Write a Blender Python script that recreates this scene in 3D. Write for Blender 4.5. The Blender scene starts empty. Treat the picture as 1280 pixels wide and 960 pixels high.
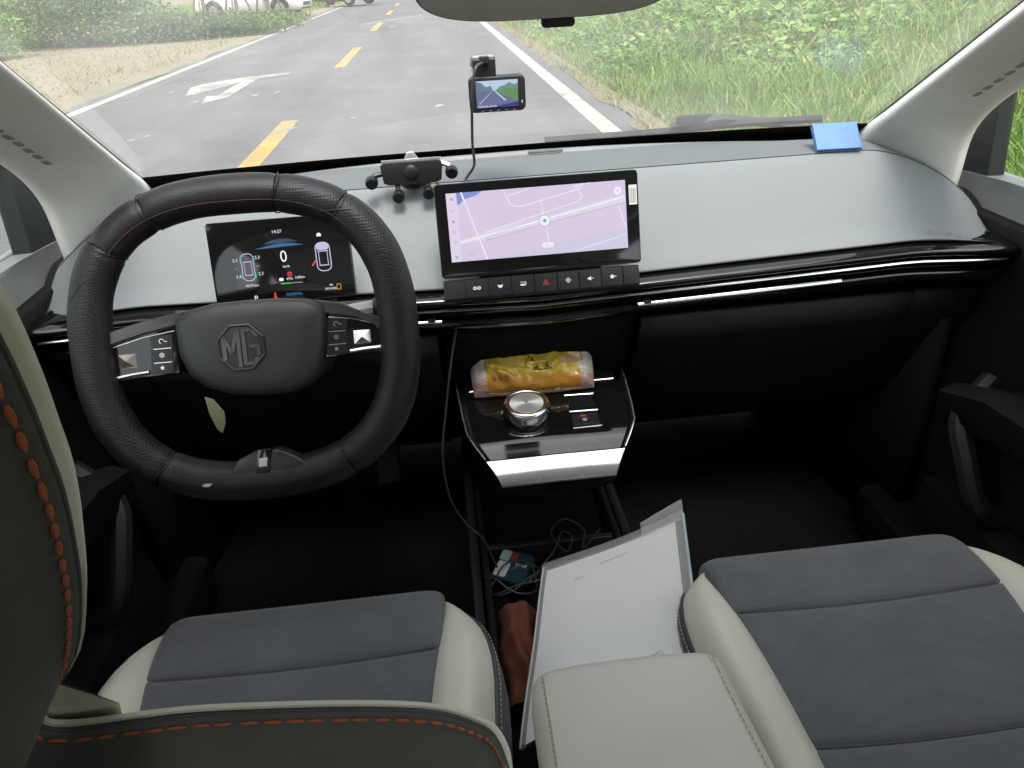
import bpy, bmesh, math, random
import numpy as np
from mathutils import Matrix, Vector
random.seed(7); rng = np.random.default_rng(7)
SC = bpy.context.scene
R = math.radians

# ------------------------------------------------------------------ camera
CAM_LOC = (-0.125, 0.0, 1.32)
cd = bpy.data.cameras.new('camera'); cam = bpy.data.objects.new('camera', cd)
SC.collection.objects.link(cam); SC.camera = cam
cd.sensor_width = 36.0; cd.lens = 36.0 * 940.0 / 1280.0
cd.clip_start = 0.02; cd.clip_end = 5000
rot = Matrix(((0.99357, 0.09427, -0.06271), (-0.10034, 0.47663, -0.87336), (-0.05244, 0.87403, 0.48303)))
cam.matrix_world = Matrix.Translation(CAM_LOC) @ rot.to_4x4()

# ------------------------------------------------------------------ sky, sun, exposure
SUN_EL, SUN_AZ = 66.0, 172.0           # degrees; azimuth clockwise from +Y (ahead of the car)
SKY_STRENGTH, SUN_STRENGTH, EXPOSURE = 0.15, 0.9, 1.6
w = bpy.data.worlds.new('World'); SC.world = w; w.use_nodes = True
nt = w.node_tree; nt.nodes.clear()
wo = nt.nodes.new('ShaderNodeOutputWorld'); bg = nt.nodes.new('ShaderNodeBackground')
sky = nt.nodes.new('ShaderNodeTexSky'); sky.sky_type = 'NISHITA'; sky.sun_disc = False
sky.sun_elevation = R(SUN_EL); sky.sun_rotation = R(SUN_AZ); sky.dust_density = 4.0; sky.air_density = 1.0
hs = nt.nodes.new('ShaderNodeHueSaturation'); hs.inputs['Saturation'].default_value = 0.28
nt.links.new(sky.outputs[0], hs.inputs['Color']); nt.links.new(hs.outputs[0], bg.inputs['Color'])
bg.inputs['Strength'].default_value = SKY_STRENGTH
nt.links.new(bg.outputs[0], wo.inputs[0])
sd = bpy.data.lights.new('sun', 'SUN'); sun = bpy.data.objects.new('sun', sd); SC.collection.objects.link(sun)
sd.energy = SUN_STRENGTH; sd.angle = R(18); sd.color = (1.0, 0.96, 0.9)
dvec = Vector((math.sin(R(SUN_AZ)) * math.cos(R(SUN_EL)), math.cos(R(SUN_AZ)) * math.cos(R(SUN_EL)), math.sin(R(SUN_EL))))
sun.rotation_euler = dvec.to_track_quat('Z', 'Y').to_euler()
sun.location = (0, 0, 30)
vs = SC.view_settings
vs.view_transform = 'Standard'; vs.look = 'None'; vs.exposure = EXPOSURE; vs.gamma = 1.0; vs.use_curve_mapping = False
SC.cycles.use_denoising = True
SC.cycles.max_bounces = 8; SC.cycles.diffuse_bounces = 4; SC.cycles.transparent_max_bounces = 24
SC.cycles.sample_clamp_indirect = 6.0
SC.cycles.caustics_reflective = False; SC.cycles.caustics_refractive = False

# ------------------------------------------------------------------ helpers: materials
def nodes(name):
    m = bpy.data.materials.new(name); m.use_nodes = True
    t = m.node_tree; b = t.nodes['Principled BSDF']
    return m, t, b
def ramp(t, fac, stops):
    r = t.nodes.new('ShaderNodeValToRGB'); e = r.color_ramp.elements
    e[0].position, e[0].color = stops[0][0], (*stops[0][1], 1)
    e[1].position, e[1].color = stops[-1][0], (*stops[-1][1], 1)
    for p, c in stops[1:-1]:
        n = e.new(p); n.color = (*c, 1)
    t.links.new(fac, r.inputs[0]); return r.outputs[0]
def noise(t, scale, detail=4, rough=.55, coord='Object', vec=None):
    n = t.nodes.new('ShaderNodeTexNoise'); n.inputs['Scale'].default_value = scale
    n.inputs['Detail'].default_value = detail; n.inputs['Roughness'].default_value = rough
    if vec is None:
        c = t.nodes.new('ShaderNodeTexCoord'); vec = c.outputs[coord]
    t.links.new(vec, n.inputs['Vector']); return n
def bump(t, b, h, strength, dist=.001):
    u = t.nodes.new('ShaderNodeBump'); u.inputs['Strength'].default_value = strength; u.inputs['Distance'].default_value = dist
    t.links.new(h, u.inputs['Height']); t.links.new(u.outputs[0], b.inputs['Normal']); return u
def c3(c): return (c, c, c) if isinstance(c, (int, float)) else c
def mat(name, col, rough=.5, metal=0., spec=.5, grain=0, gstr=.3, gdist=.0006, var=.12, vscale=9., coat=0., sheen=0.):
    """plain surface with slow tone variation, roughness variation and a fine grain"""
    col = c3(col); m, t, b = nodes(name)
    n = noise(t, vscale, 5)
    lo = tuple(x * (1 - var) for x in col); hi = tuple(min(1, x * (1 + var)) for x in col)
    t.links.new(ramp(t, n.outputs[0], [(.3, lo), (.7, hi)]), b.inputs['Base Color'])
    mr = t.nodes.new('ShaderNodeMapRange'); mr.inputs[1].default_value = .25; mr.inputs[2].default_value = .75
    mr.inputs[3].default_value = max(.015, rough * .86); mr.inputs[4].default_value = min(1, rough * 1.14)
    n2 = noise(t, vscale * 3.1, 4); t.links.new(n2.outputs[0], mr.inputs[0]); t.links.new(mr.outputs[0], b.inputs['Roughness'])
    b.inputs['Metallic'].default_value = metal; b.inputs['Specular IOR Level'].default_value = spec
    b.inputs['Coat Weight'].default_value = coat; b.inputs['Coat Roughness'].default_value = .05
    b.inputs['Sheen Weight'].default_value = sheen
    if grain:
        v = t.nodes.new('ShaderNodeTexVoronoi'); v.inputs['Scale'].default_value = grain
        c = t.nodes.new('ShaderNodeTexCoord'); t.links.new(c.outputs['Object'], v.inputs['Vector'])
        bump(t, b, v.outputs['Distance'], gstr, gdist)
    return m
def emit(name, col, s=1.0):
    m, t, b = nodes(name)
    b.inputs['Base Color'].default_value = (0.01, 0.01, 0.01, 1); b.inputs['Roughness'].default_value = .35
    b.inputs['Emission Color'].default_value = (*col, 1); b.inputs['Emission Strength'].default_value = s * 2 ** -EXPOSURE
    return m
def flat(name, col, rough=.5):
    m, t, b = nodes(name); b.inputs['Base Color'].default_value = (*c3(col), 1); b.inputs['Roughness'].default_value = rough
    return m
def fabric(name, col):
    m, t, b = nodes(name)
    c = t.nodes.new('ShaderNodeTexCoord')
    mp = t.nodes.new('ShaderNodeMapping'); mp.inputs['Rotation'].default_value = (0, 0, R(45)); t.links.new(c.outputs['Object'], mp.inputs[0])
    ck = t.nodes.new('ShaderNodeTexVoronoi'); ck.inputs['Scale'].default_value = 300; ck.inputs['Randomness'].default_value = .3
    t.links.new(mp.outputs[0], ck.inputs['Vector'])
    n = noise(t, 14, 5); n2 = noise(t, 900, 2)
    lo = tuple(x * .72 for x in col); hi = tuple(x * 1.3 for x in col)
    mx = t.nodes.new('ShaderNodeMix'); mx.data_type = 'RGBA'; mx.blend_type = 'MULTIPLY'; mx.inputs[0].default_value = .8
    t.links.new(ramp(t, n.outputs[0], [(.3, tuple(x * .9 for x in col)), (.7, tuple(x * 1.12 for x in col))]), mx.inputs[6])
    t.links.new(ramp(t, ck.outputs['Distance'], [(.1, (1.08, 1.08, 1.08)), (.72, (.76, .76, .76))]), mx.inputs[7])
    t.links.new(mx.outputs[2], b.inputs['Base Color'])
    b.inputs['Roughness'].default_value = .9; b.inputs['Sheen Weight'].default_value = .25
    inv = t.nodes.new('ShaderNodeMath'); inv.operation = 'SUBTRACT'; inv.inputs[0].default_value = 1
    t.links.new(ck.outputs['Distance'], inv.inputs[1]); bump(t, b, inv.outputs[0], .35, .0007)
    return m
def perforated(name, col):
    m, t, b = nodes(name)
    c = t.nodes.new('ShaderNodeTexCoord')
    v = t.nodes.new('ShaderNodeTexVoronoi'); v.inputs['Scale'].default_value = 330; v.inputs['Randomness'].default_value = 0.1
    t.links.new(c.outputs['Object'], v.inputs['Vector'])
    t.links.new(ramp(t, v.outputs['Distance'], [(.16, tuple(x * .2 for x in c3(col))), (.3, c3(col))]), b.inputs['Base Color'])
    b.inputs['Roughness'].default_value = .48; b.inputs['Specular IOR Level'].default_value = .35; bump(t, b, v.outputs['Distance'], .5, .001); return m
def glass(name, tint=(1, 1, 1), dirt=.02, ior=1.5):
    """thin pane: clear transmission, fresnel reflection, a breath of dust"""
    m = bpy.data.materials.new(name); m.use_nodes = True; t = m.node_tree; t.nodes.clear()
    o = t.nodes.new('ShaderNodeOutputMaterial'); tr = t.nodes.new('ShaderNodeBsdfTransparent'); tr.inputs[0].default_value = (*tint, 1)
    gl = t.nodes.new('ShaderNodeBsdfGlossy'); gl.inputs['Roughness'].default_value = .0
    lw = t.nodes.new('ShaderNodeLayerWeight'); lw.inputs[0].default_value = .5
    pw = t.nodes.new('ShaderNodeMath'); pw.operation = 'POWER'; pw.inputs[1].default_value = 5; t.links.new(lw.outputs['Facing'], pw.inputs[0])
    fr = t.nodes.new('ShaderNodeMath'); fr.operation = 'MULTIPLY_ADD'; fr.inputs[1].default_value = .92; fr.inputs[2].default_value = .06; t.links.new(pw.outputs[0], fr.inputs[0])
    mx = t.nodes.new('ShaderNodeMixShader'); t.links.new(fr.outputs[0], mx.inputs[0]); t.links.new(tr.outputs[0], mx.inputs[1]); t.links.new(gl.outputs[0], mx.inputs[2])
    df = t.nodes.new('ShaderNodeBsdfTranslucent'); df.inputs[0].default_value = (.8, .8, .78, 1)
    m2 = t.nodes.new('ShaderNodeMixShader'); t.links.new(mx.outputs[0], m2.inputs[1]); t.links.new(df.outputs[0], m2.inputs[2])
    n = noise(t, 3.0, 8, .7)
    mr = t.nodes.new('ShaderNodeMapRange'); mr.inputs[1].default_value = .3; mr.inputs[2].default_value = .75; mr.inputs[3].default_value = dirt * .4; mr.inputs[4].default_value = dirt * 1.8
    t.links.new(n.outputs[0], mr.inputs[0]); t.links.new(mr.outputs[0], m2.inputs[0])
    t.links.new(m2.outputs[0], o.inputs[0]); return m
def leafmat(name, stops, rough=.55, trans=.35):
    m, t, b = nodes(name)
    g = t.nodes.new('ShaderNodeNewGeometry')
    col = ramp(t, g.outputs['Random Per Island'], stops)
    n = noise(t, .35, 3)
    mx = t.nodes.new('ShaderNodeMix'); mx.data_type = 'RGBA'; mx.blend_type = 'MULTIPLY'; mx.inputs[0].default_value = .7
    t.links.new(col, mx.inputs[6]); t.links.new(ramp(t, n.outputs[0], [(.35, (.7, .75, .7)), (.65, (1.15, 1.1, 1.0))]), mx.inputs[7])
    t.links.new(mx.outputs[2], b.inputs['Base Color']); b.inputs['Roughness'].default_value = rough
    tl = t.nodes.new('ShaderNodeBsdfTranslucent'); t.links.new(mx.outputs[2], tl.inputs[0])
    ms = t.nodes.new('ShaderNodeMixShader'); ms.inputs[0].default_value = trans
    o = t.nodes['Material Output']; t.links.new(b.outputs[0], ms.inputs[1]); t.links.new(tl.outputs[0], ms.inputs[2]); t.links.new(ms.outputs[0], o.inputs[0])
    return m

# ------------------------------------------------------------------ helpers: geometry
class B:
    def __init__(s): s.v = []; s.f = []
    def add(s, v, f):
        k = len(s.v); s.v += [tuple(p) for p in v]; s.f += [tuple(i + k for i in q) for q in f]; return s
    def box(s, c, d, M=None):
        x, y, z = (a / 2 for a in d)
        v = [Vector((i * x, j * y, k * z)) for i in (-1, 1) for j in (-1, 1) for k in (-1, 1)]
        if M is not None: v = [M @ p for p in v]
        v = [p + Vector(c) for p in v]
        return s.add(v, [(0, 1, 3, 2), (4, 6, 7, 5), (0, 4, 5, 1), (2, 3, 7, 6), (0, 2, 6, 4), (1, 5, 7, 3)])
    def prism(s, out, z0, z1, inset=0.0):
        n = len(out); cx = sum(p[0] for p in out) / n; cy = sum(p[1] for p in out) / n
        k = 1 - inset
        v = [(x, y, z0) for x, y in out] + [(cx + (x - cx) * k, cy + (y - cy) * k, z1) for x, y in out]
        return s.add(v, [tuple(range(n))[::-1], tuple(range(n, 2 * n))] + [(i, (i + 1) % n, n + (i + 1) % n, n + i) for i in range(n)])
    def poly(s, out, z=0.0): return s.add([(x, y, z) for x, y in out], [tuple(range(len(out)))])
    def rect(s, x0, y0, x1, y1, z=0.0): return s.poly([(x0, y0), (x1, y0), (x1, y1), (x0, y1)], z)
    def line(s, pts, wd, z=0.0):
        for a, b in zip(pts[:-1], pts[1:]):
            d = Vector((b[0] - a[0], b[1] - a[1])); 
            if d.length < 1e-9: continue
            d.normalize(); q = Vector((-d.y, d.x)) * wd / 2; e = d * wd * .25
            s.poly([(a[0] + q.x - e.x, a[1] + q.y - e.y), (a[0] - q.x - e.x, a[1] - q.y - e.y), (b[0] - q.x + e.x, b[1] - q.y + e.y), (b[0] + q.x + e.x, b[1] + q.y + e.y)][::1], z)
        return s
    def disc(s, c, r, z=0.0, n=20, r2=None):
        return s.poly([(c[0] + r * math.cos(2 * math.pi * i / n), c[1] + (r2 or r) * math.sin(2 * math.pi * i / n)) for i in range(n)], z)
    def ring(s, c, r0, r1, z=0.0, n=24, a0=0, a1=360):
        k = len(s.v); full = a1 - a0 >= 360; m = n if full else n + 1
        for i in range(m):
            a = R(a0 + (a1 - a0) * i / n)
            s.v += [(c[0] + r0 * math.cos(a), c[1] + r0 * math.sin(a), z), (c[0] + r1 * math.cos(a), c[1] + r1 * math.sin(a), z)]
        for i in range(n):
            j = (i + 1) % m; s.f.append((k + 2 * i, k + 2 * i + 1, k + 2 * j + 1, k + 2 * j))
        return s
    def tube(s, path, r, n=10, closed=False, caps=True, flat=1.0):
        path = [Vector(p) for p in path]; m = len(path); rr = r if isinstance(r, (list, tuple)) else [r] * m
        k = len(s.v); up = None
        for i, p in enumerate(path):
            a = path[(i - 1) % m] if (closed or i) else p; b = path[(i + 1) % m] if (closed or i < m - 1) else p
            t = (b - a).normalized()
            if up is None:
                up = t.orthogonal().normalized()
            up = (up - t * up.dot(t)).normalized(); sd_ = t.cross(up)
            for j in range(n):
                a_ = 2 * math.pi * j / n
                s.v.append(tuple(p + (up * math.cos(a_) + sd_ * math.sin(a_) * flat) * rr[i]))
        for i in range(m if closed else m - 1):
            i2 = (i + 1) % m
            for j in range(n):
                j2 = (j + 1) % n; s.f.append((k + i * n + j, k + i * n + j2, k + i2 * n + j2, k + i2 * n + j))
        if caps and not closed:
            s.f.append(tuple(k + j for j in range(n))[::-1]); s.f.append(tuple(k + (m - 1) * n + j for j in range(n)))
        return s
    def lathe(s, prof, n=32, c=(0, 0, 0)):
        k = len(s.v); m = len(prof)
        for r, z in prof:
            for j in range(n):
                a = 2 * math.pi * j / n; s.v.append((c[0] + r * math.cos(a), c[1] + r * math.sin(a), c[2] + z))
        for i in range(m - 1):
            for j in range(n):
                j2 = (j + 1) % n; s.f.append((k + i * n + j, k + i * n + j2, k + (i + 1) * n + j2, k + (i + 1) * n + j))
        s.f.append(tuple(k + j for j in range(n))[::-1]); s.f.append(tuple(k + (m - 1) * n + j for j in range(n)))
        return s
    def grid(s, fn, nu, nv, flip=False):
        k = len(s.v)
        for i in range(nu + 1):
            for j in range(nv + 1): s.v.append(tuple(fn(i / nu, j / nv)))
        for i in range(nu):
            for j in range(nv):
                q = (k + i * (nv + 1) + j, k + (i + 1) * (nv + 1) + j, k + (i + 1) * (nv + 1) + j + 1, k + i * (nv + 1) + j + 1)
                s.f.append(q[::-1] if flip else q)
        return s
    def loft(s, rows, flip=False, closed=False):
        k = len(s.v); n = len(rows[0])
        for r_ in rows: s.v += [tuple(p) for p in r_]
        for i in range(len(rows) - 1):
            for j in range(n if closed else n - 1):
                j2 = (j + 1) % n
                q = (k + i * n + j, k + i * n + j2, k + (i + 1) * n + j2, k + (i + 1) * n + j)
                s.f.append(q[::-1] if flip else q)
        return s
    def xf(s, M): s.v = [tuple(M @ Vector(p)) for p in s.v]; return s

def link(o): SC.collection.objects.link(o); return o
def mesh_of(name, b, m, bevel=0, seg=3, smooth=True, angle=35, solid=0, recalc=True, sub=0):
    me = bpy.data.meshes.new(name); me.from_pydata(b.v, [], b.f)
    bm = bmesh.new(); bm.from_mesh(me)
    if recalc: bmesh.ops.recalc_face_normals(bm, faces=bm.faces)
    if bevel:
        es = [e for e in bm.edges if len(e.link_faces) == 2 and e.calc_face_angle(0) > R(28)]
        bmesh.ops.bevel(bm, geom=es, offset=bevel, segments=seg, profile=.6, affect='EDGES', clamp_overlap=True)
    bm.to_mesh(me); bm.free()
    if smooth:
        me.polygons.foreach_set('use_smooth', [True] * len(me.polygons)); me.set_sharp_from_angle(angle=R(angle))
    me.materials.append(m); return me
def tag(o, label=None, cat=None, group=None, kind=None):
    if label: o['label'] = label
    if cat: o['category'] = cat
    if group: o['group'] = group
    if kind: o['kind'] = kind
    return o
def thing(name, label, cat, loc=(0, 0, 0), group=None, kind=None):
    o = link(bpy.data.objects.new(name, None)); o.location = loc; o.empty_display_size = .05
    return tag(o, label, cat, group, kind)
def part(name, b, m, parent=None, M=None, label=None, **kw):
    if M is not None: b.xf(M)
    solid = kw.pop('solid', 0); sub = kw.pop('sub', 0); kind = kw.pop('kind', None)
    o = link(bpy.data.objects.new(name, mesh_of(name, b, m, **kw)))
    if parent is not None:
        o.parent = parent
        if parent.type == 'EMPTY': o.matrix_parent_inverse = Matrix.Translation(-Vector(parent.location))
    if solid:
        md = o.modifiers.new('thickness', 'SOLIDIFY'); md.thickness = abs(solid); md.offset = -1 if solid > 0 else 1
    if sub:
        md = o.modifiers.new('round', 'SUBSURF'); md.levels = sub; md.render_levels = sub
    if label: o['label'] = label
    if kind: o['kind'] = kind
    return o
def text(name, s, size, m, parent, M, xy=(0, 0), z=0.0006, align='CENTER', ext=0.0, sx=1.0, label=None):
    c = bpy.data.curves.new(name, 'FONT'); c.body = s; c.size = size; c.align_x = align; c.align_y = 'CENTER'; c.extrude = ext; c.resolution_u = 3
    t_ = bpy.data.objects.new(name, c); me = bpy.data.meshes.new_from_object(t_); bpy.data.objects.remove(t_)
    me.transform(M @ Matrix.Translation((xy[0], xy[1], z)) @ Matrix.Diagonal((sx, 1, 1, 1))); me.materials.clear(); me.materials.append(m); me.name = name
    o = link(bpy.data.objects.new(name, me)); o.parent = parent
    if parent.type == 'EMPTY': o.matrix_parent_inverse = Matrix.Translation(-Vector(parent.location))
    if label: o['label'] = label
    return o
def frame(loc, tilt, yaw=0.0):
    """local x = across the car, local y = up the tilted face, local z = out of the face towards the seats"""
    T = R(tilt); ex = Vector((1, 0, 0)); ey = Vector((0, math.sin(T), math.cos(T))); ez = ex.cross(ey)
    M = Matrix((ex, ey, ez)).transposed().to_4x4()
    return Matrix.Translation(loc) @ Matrix.Rotation(R(yaw), 4, 'Z') @ M
def rrect(x0, y0, x1, y1, r, n=5):
    p = []
    for cx, cy, a in ((x1 - r, y1 - r, 0), (x0 + r, y1 - r, 90), (x0 + r, y0 + r, 180), (x1 - r, y0 + r, 270)):
        for i in range(n + 1):
            t = R(a + 90 * i / n); p.append((cx + r * math.cos(t), cy + r * math.sin(t)))
    return p
def sstep(a, b, x):
    t = min(1, max(0, (x - a) / (b - a))); return t * t * (3 - 2 * t)
def spline(pts, n=8):
    pts = [Vector(p) for p in pts]; out = []
    for i in range(len(pts) - 1):
        p0 = pts[max(0, i - 1)]; p1 = pts[i]; p2 = pts[i + 1]; p3 = pts[min(len(pts) - 1, i + 2)]
        for k in range(n):
            t = k / n
            out.append(.5 * ((2 * p1) + (p2 - p0) * t + (2 * p0 - 5 * p1 + 4 * p2 - p3) * t * t + (3 * p1 - p0 - 3 * p2 + p3) * t ** 3))
    out.append(pts[-1]); return out
def fast_mesh(name, V, F, m, nper):
    """V (n,3) array, F (k,nper) array"""
    me = bpy.data.meshes.new(name); me.vertices.add(len(V)); me.vertices.foreach_set('co', V.astype('f').ravel())
    me.loops.add(F.size); me.loops.foreach_set('vertex_index', F.astype('i').ravel())
    me.polygons.add(len(F)); me.polygons.foreach_set('loop_start', np.arange(0, F.size, nper, dtype='i'))
    me.update(calc_edges=True); me.materials.append(m); return me

# ------------------------------------------------------------------ materials
M_asph, t, b = nodes('asphalt')
n1 = noise(t, .6, 6, .65); n2 = noise(t, 60, 3, .7); n3 = noise(t, 1.9, 8, .75)
mx = t.nodes.new('ShaderNodeMix'); mx.data_type = 'RGBA'; mx.blend_type = 'MULTIPLY'; mx.inputs[0].default_value = 1
t.links.new(ramp(t, n1.outputs[0], [(.3, (.092, .0915, .090)), (.5, (.106, .105, .1025)), (.72, (.122, .120, .115))]), mx.inputs[6])
t.links.new(ramp(t, n2.outputs[0], [(.3, (.72, .72, .72)), (.7, (1.25, 1.25, 1.25))]), mx.inputs[7])
mpg = t.nodes.new('ShaderNodeMapping'); mpg.inputs['Scale'].default_value = (1.3, .09, 1); tcg = t.nodes.new('ShaderNodeTexCoord'); t.links.new(tcg.outputs['Object'], mpg.inputs[0])
n4 = noise(t, 1.0, 5, .6, vec=mpg.outputs[0]); n5 = t.nodes.new('ShaderNodeTexVoronoi'); n5.feature = 'DISTANCE_TO_EDGE'; n5.inputs['Scale'].default_value = .28; n5.inputs['Randomness'].default_value = 1
nw = noise(t, 1.4, 5); vm = t.nodes.new('ShaderNodeVectorMath'); vm.operation = 'MULTIPLY_ADD'; vm.inputs[1].default_value = (1.2, 1.2, 0); t.links.new(nw.outputs['Color'], vm.inputs[0]); t.links.new(tcg.outputs['Object'], vm.inputs[2]); t.links.new(vm.outputs[0], n5.inputs['Vector'])
mxa = t.nodes.new('ShaderNodeMix'); mxa.data_type = 'RGBA'; mxa.blend_type = 'MULTIPLY'; mxa.inputs[0].default_value = 1; t.links.new(mx.outputs[2], mxa.inputs[6]); t.links.new(ramp(t, n4.outputs[0], [(.36, (.86, .86, .86)), (.52, (1, 1, 1)), (.66, (1.1, 1.09, 1.08))]), mxa.inputs[7])
mxb = t.nodes.new('ShaderNodeMix'); mxb.data_type = 'RGBA'; mxb.blend_type = 'MULTIPLY'; mxb.inputs[0].default_value = .16; t.links.new(mxa.outputs[2], mxb.inputs[6]); t.links.new(ramp(t, n5.outputs['Distance'], [(.0, (.35, .35, .35)), (.012, (1, 1, 1))]), mxb.inputs[7])
mx = mxb
mx2 = t.nodes.new('ShaderNodeMix'); mx2.data_type = 'RGBA'; t.links.new(mx.outputs[2], mx2.inputs[6]); mx2.inputs[7].default_value = (.2, .18, .15, 1)
t.links.new(ramp(t, n3.outputs[0], [(.6, (0, 0, 0)), (.78, (.55, .55, .55))]), mx2.inputs[0])
t.links.new(mx2.outputs[2], b.inputs['Base Color']); b.inputs['Roughness'].default_value = .85; bump(t, b, n2.outputs[0], .5, .006)
def worn_paint(name, col, wear=.52):
    m, t, b = nodes(name); n = noise(t, 2.2, 9, .72); n2 = noise(t, 50, 3)
    a = t.nodes.new('ShaderNodeMath'); a.operation = 'MULTIPLY_ADD'; a.inputs[1].default_value = .25; t.links.new(n2.outputs[0], a.inputs[0]); t.links.new(n.outputs[0], a.inputs[2])
    t.links.new(ramp(t, a.outputs[0], [(wear, tuple(x * .92 for x in col)), (wear + .1, tuple(x * .8 for x in col)), (wear + .28, (.16, .155, .14))]), b.inputs['Base Color'])
    b.inputs['Roughness'].default_value = .7; return m
M_ypaint = worn_paint('yellow_road_paint', (.48, .28, .05), .50)
M_wpaint = worn_paint('white_road_paint', (.38, .37, .32), .54)
M_chalk = worn_paint('pale_scuff', (.30, .295, .28), .47)
M_ground, t, b = nodes('verge_soil')
n1 = noise(t, .5, 8, .7); n2 = noise(t, 14, 6, .7)
mx = t.nodes.new('ShaderNodeMix'); mx.data_type = 'RGBA'; mx.blend_type = 'MULTIPLY'; mx.inputs[0].default_value = 1
t.links.new(ramp(t, n1.outputs[0], [(.3, (.13, .12, .06)), (.5, (.2, .17, .1)), (.7, (.1, .13, .04))]), mx.inputs[6])
t.links.new(ramp(t, n2.outputs[0], [(.3, (.6, .6, .6)), (.7, (1.3, 1.3, 1.3))]), mx.inputs[7])
t.links.new(mx.outputs[2], b.inputs['Base Color']); b.inputs['Roughness'].default_value = .95; bump(t, b, n2.outputs[0], .8, .05)
M_dry, t, b = nodes('dry_dirt')
n1 = noise(t, .5, 8, .7); n2 = noise(t, 22, 6, .75)
mx = t.nodes.new('ShaderNodeMix'); mx.data_type = 'RGBA'; mx.blend_type = 'MULTIPLY'; mx.inputs[0].default_value = 1
t.links.new(ramp(t, n1.outputs[0], [(.3, (.18, .15, .095)), (.5, (.215, .185, .12)), (.7, (.15, .155, .07))]), mx.inputs[6])
t.links.new(ramp(t, n2.outputs[0], [(.3, (.65, .65, .65)), (.7, (1.25, 1.25, 1.25))]), mx.inputs[7])
t.links.new(mx.outputs[2], b.inputs['Base Color']); b.inputs['Roughness'].default_value = .95; bump(t, b, n2.outputs[0], .8, .03)
M_grass = leafmat('green_grass', [(0, (.14, .27, .04)), (.4, (.20, .34, .06)), (.8, (.28, .40, .09)), (1, (.40, .40, .17))])
M_drygrass = leafmat('dry_grass', [(0, (.24, .21, .09)), (.5, (.30, .26, .12)), (.75, (.20, .25, .07)), (1, (.36, .32, .16))], trans=.2)
M_weed = leafmat('weed_leaf', [(0, (.10, .21, .04)), (.5, (.17, .30, .06)), (.85, (.24, .36, .09)), (1, (.34, .40, .13))])
M_hedge = leafmat('hedge_leaf', [(0, (.07, .13, .035)), (.5, (.12, .19, .05)), (1, (.19, .24, .08))])
M_bark = mat('bark', (.19, .16, .12), .9, grain=40, gstr=.6, gdist=.01)
M_top = mat('dash_top_soft_grey', (.135, .145, .152), .8, spec=.15, grain=900, gstr=.25, gdist=.0004, var=.05, vscale=4)
M_fascia = mat('dash_fascia_light_grey', (.205, .218, .223), .78, spec=.12, grain=450, gstr=.3, gdist=.0003, var=.03, vscale=3)
M_black = mat('black_plastic', (.018, .018, .019), .55, grain=1000, gstr=.3, gdist=.0004)
M_blackdeep = mat('black_textured_plastic', (.006, .0061, .0065), .8, spec=.15, grain=700, gstr=.35, gdist=.0005)
M_gloss = mat('piano_black', (.006, .006, .007), .06, spec=.5, var=.1, coat=.25)
M_chrome = mat('satin_chrome', (.75, .76, .77), .2, metal=1)
M_silver = mat('silver_paint', (.62, .62, .6), .28, metal=.85)
M_pillar = mat('pillar_fabric_greige', (.76, .75, .69), .85, grain=1500, gstr=.35, gdist=.0004, var=.05)
M_head = mat('headliner_fabric', (.66, .64, .56), .9, grain=1500, gstr=.4, gdist=.0004, var=.05)
M_carpet = mat('black_carpet', (.006, .006, .0065), .95, spec=.1, grain=500, gstr=.8, gdist=.002)
M_doordark = mat('door_dark_plastic', (.008, .0092, .0086), .7, spec=.2, grain=900, gstr=.3, gdist=.0004)
M_cream = mat('cream_leatherette', (.64, .63, .52), .5, grain=620, gstr=.3, gdist=.0004, var=.04, vscale=6)
M_arm = mat('cream_armrest_vinyl', (.56, .54, .465), .52, grain=700, gstr=.3, gdist=.0004, var=.04, vscale=6)
M_fabric = fabric('grey_seat_fabric', (.112, .115, .126))
M_sideg = mat('dark_grey_seat_side', (.06, .06, .062), .6, grain=700, gstr=.3, gdist=.0004)
M_back = mat('olive_grey_seat_back', (.085, .09, .077), .75, grain=800, gstr=.4, gdist=.0005, var=.06)
M_stitch = mat('orange_thread', (.42, .12, .05), .8)
M_stitchpale = mat('pale_thread', (.5, .45, .38), .8)
M_stitchpink = mat('pink_thread', (.5, .24, .19), .8)
M_leather = mat('black_leather', (.009, .0088, .009), .42, spec=.35, grain=800, gstr=.4, gdist=.0006, var=.2, vscale=30)
M_perf = perforated('perforated_black_leather', (.010, .0095, .010))
M_seam = mat('dark_red_thread', (.045, .016, .015), .8)
M_hub = mat('hub_soft_black', (.022, .0225, .0225), .5, grain=1200, gstr=.3, gdist=.0003)
M_rubber = mat('rubber', (.012, .012, .012), .6)
M_glassW = glass('windscreen_glass', (.95, .975, .96), .09)
M_glassD = glass('door_glass', (.9, .95, .92), .02)
M_mirror = mat('mirror_silver', (.6, .59, .56), .02, metal=1, var=.0)
M_mark = flat('white_print', (.75, .75, .75))
M_markgrey = flat('grey_print', (.3, .3, .3))
M_red = emit('red_light', (.8, .05, .03), .9)

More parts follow.
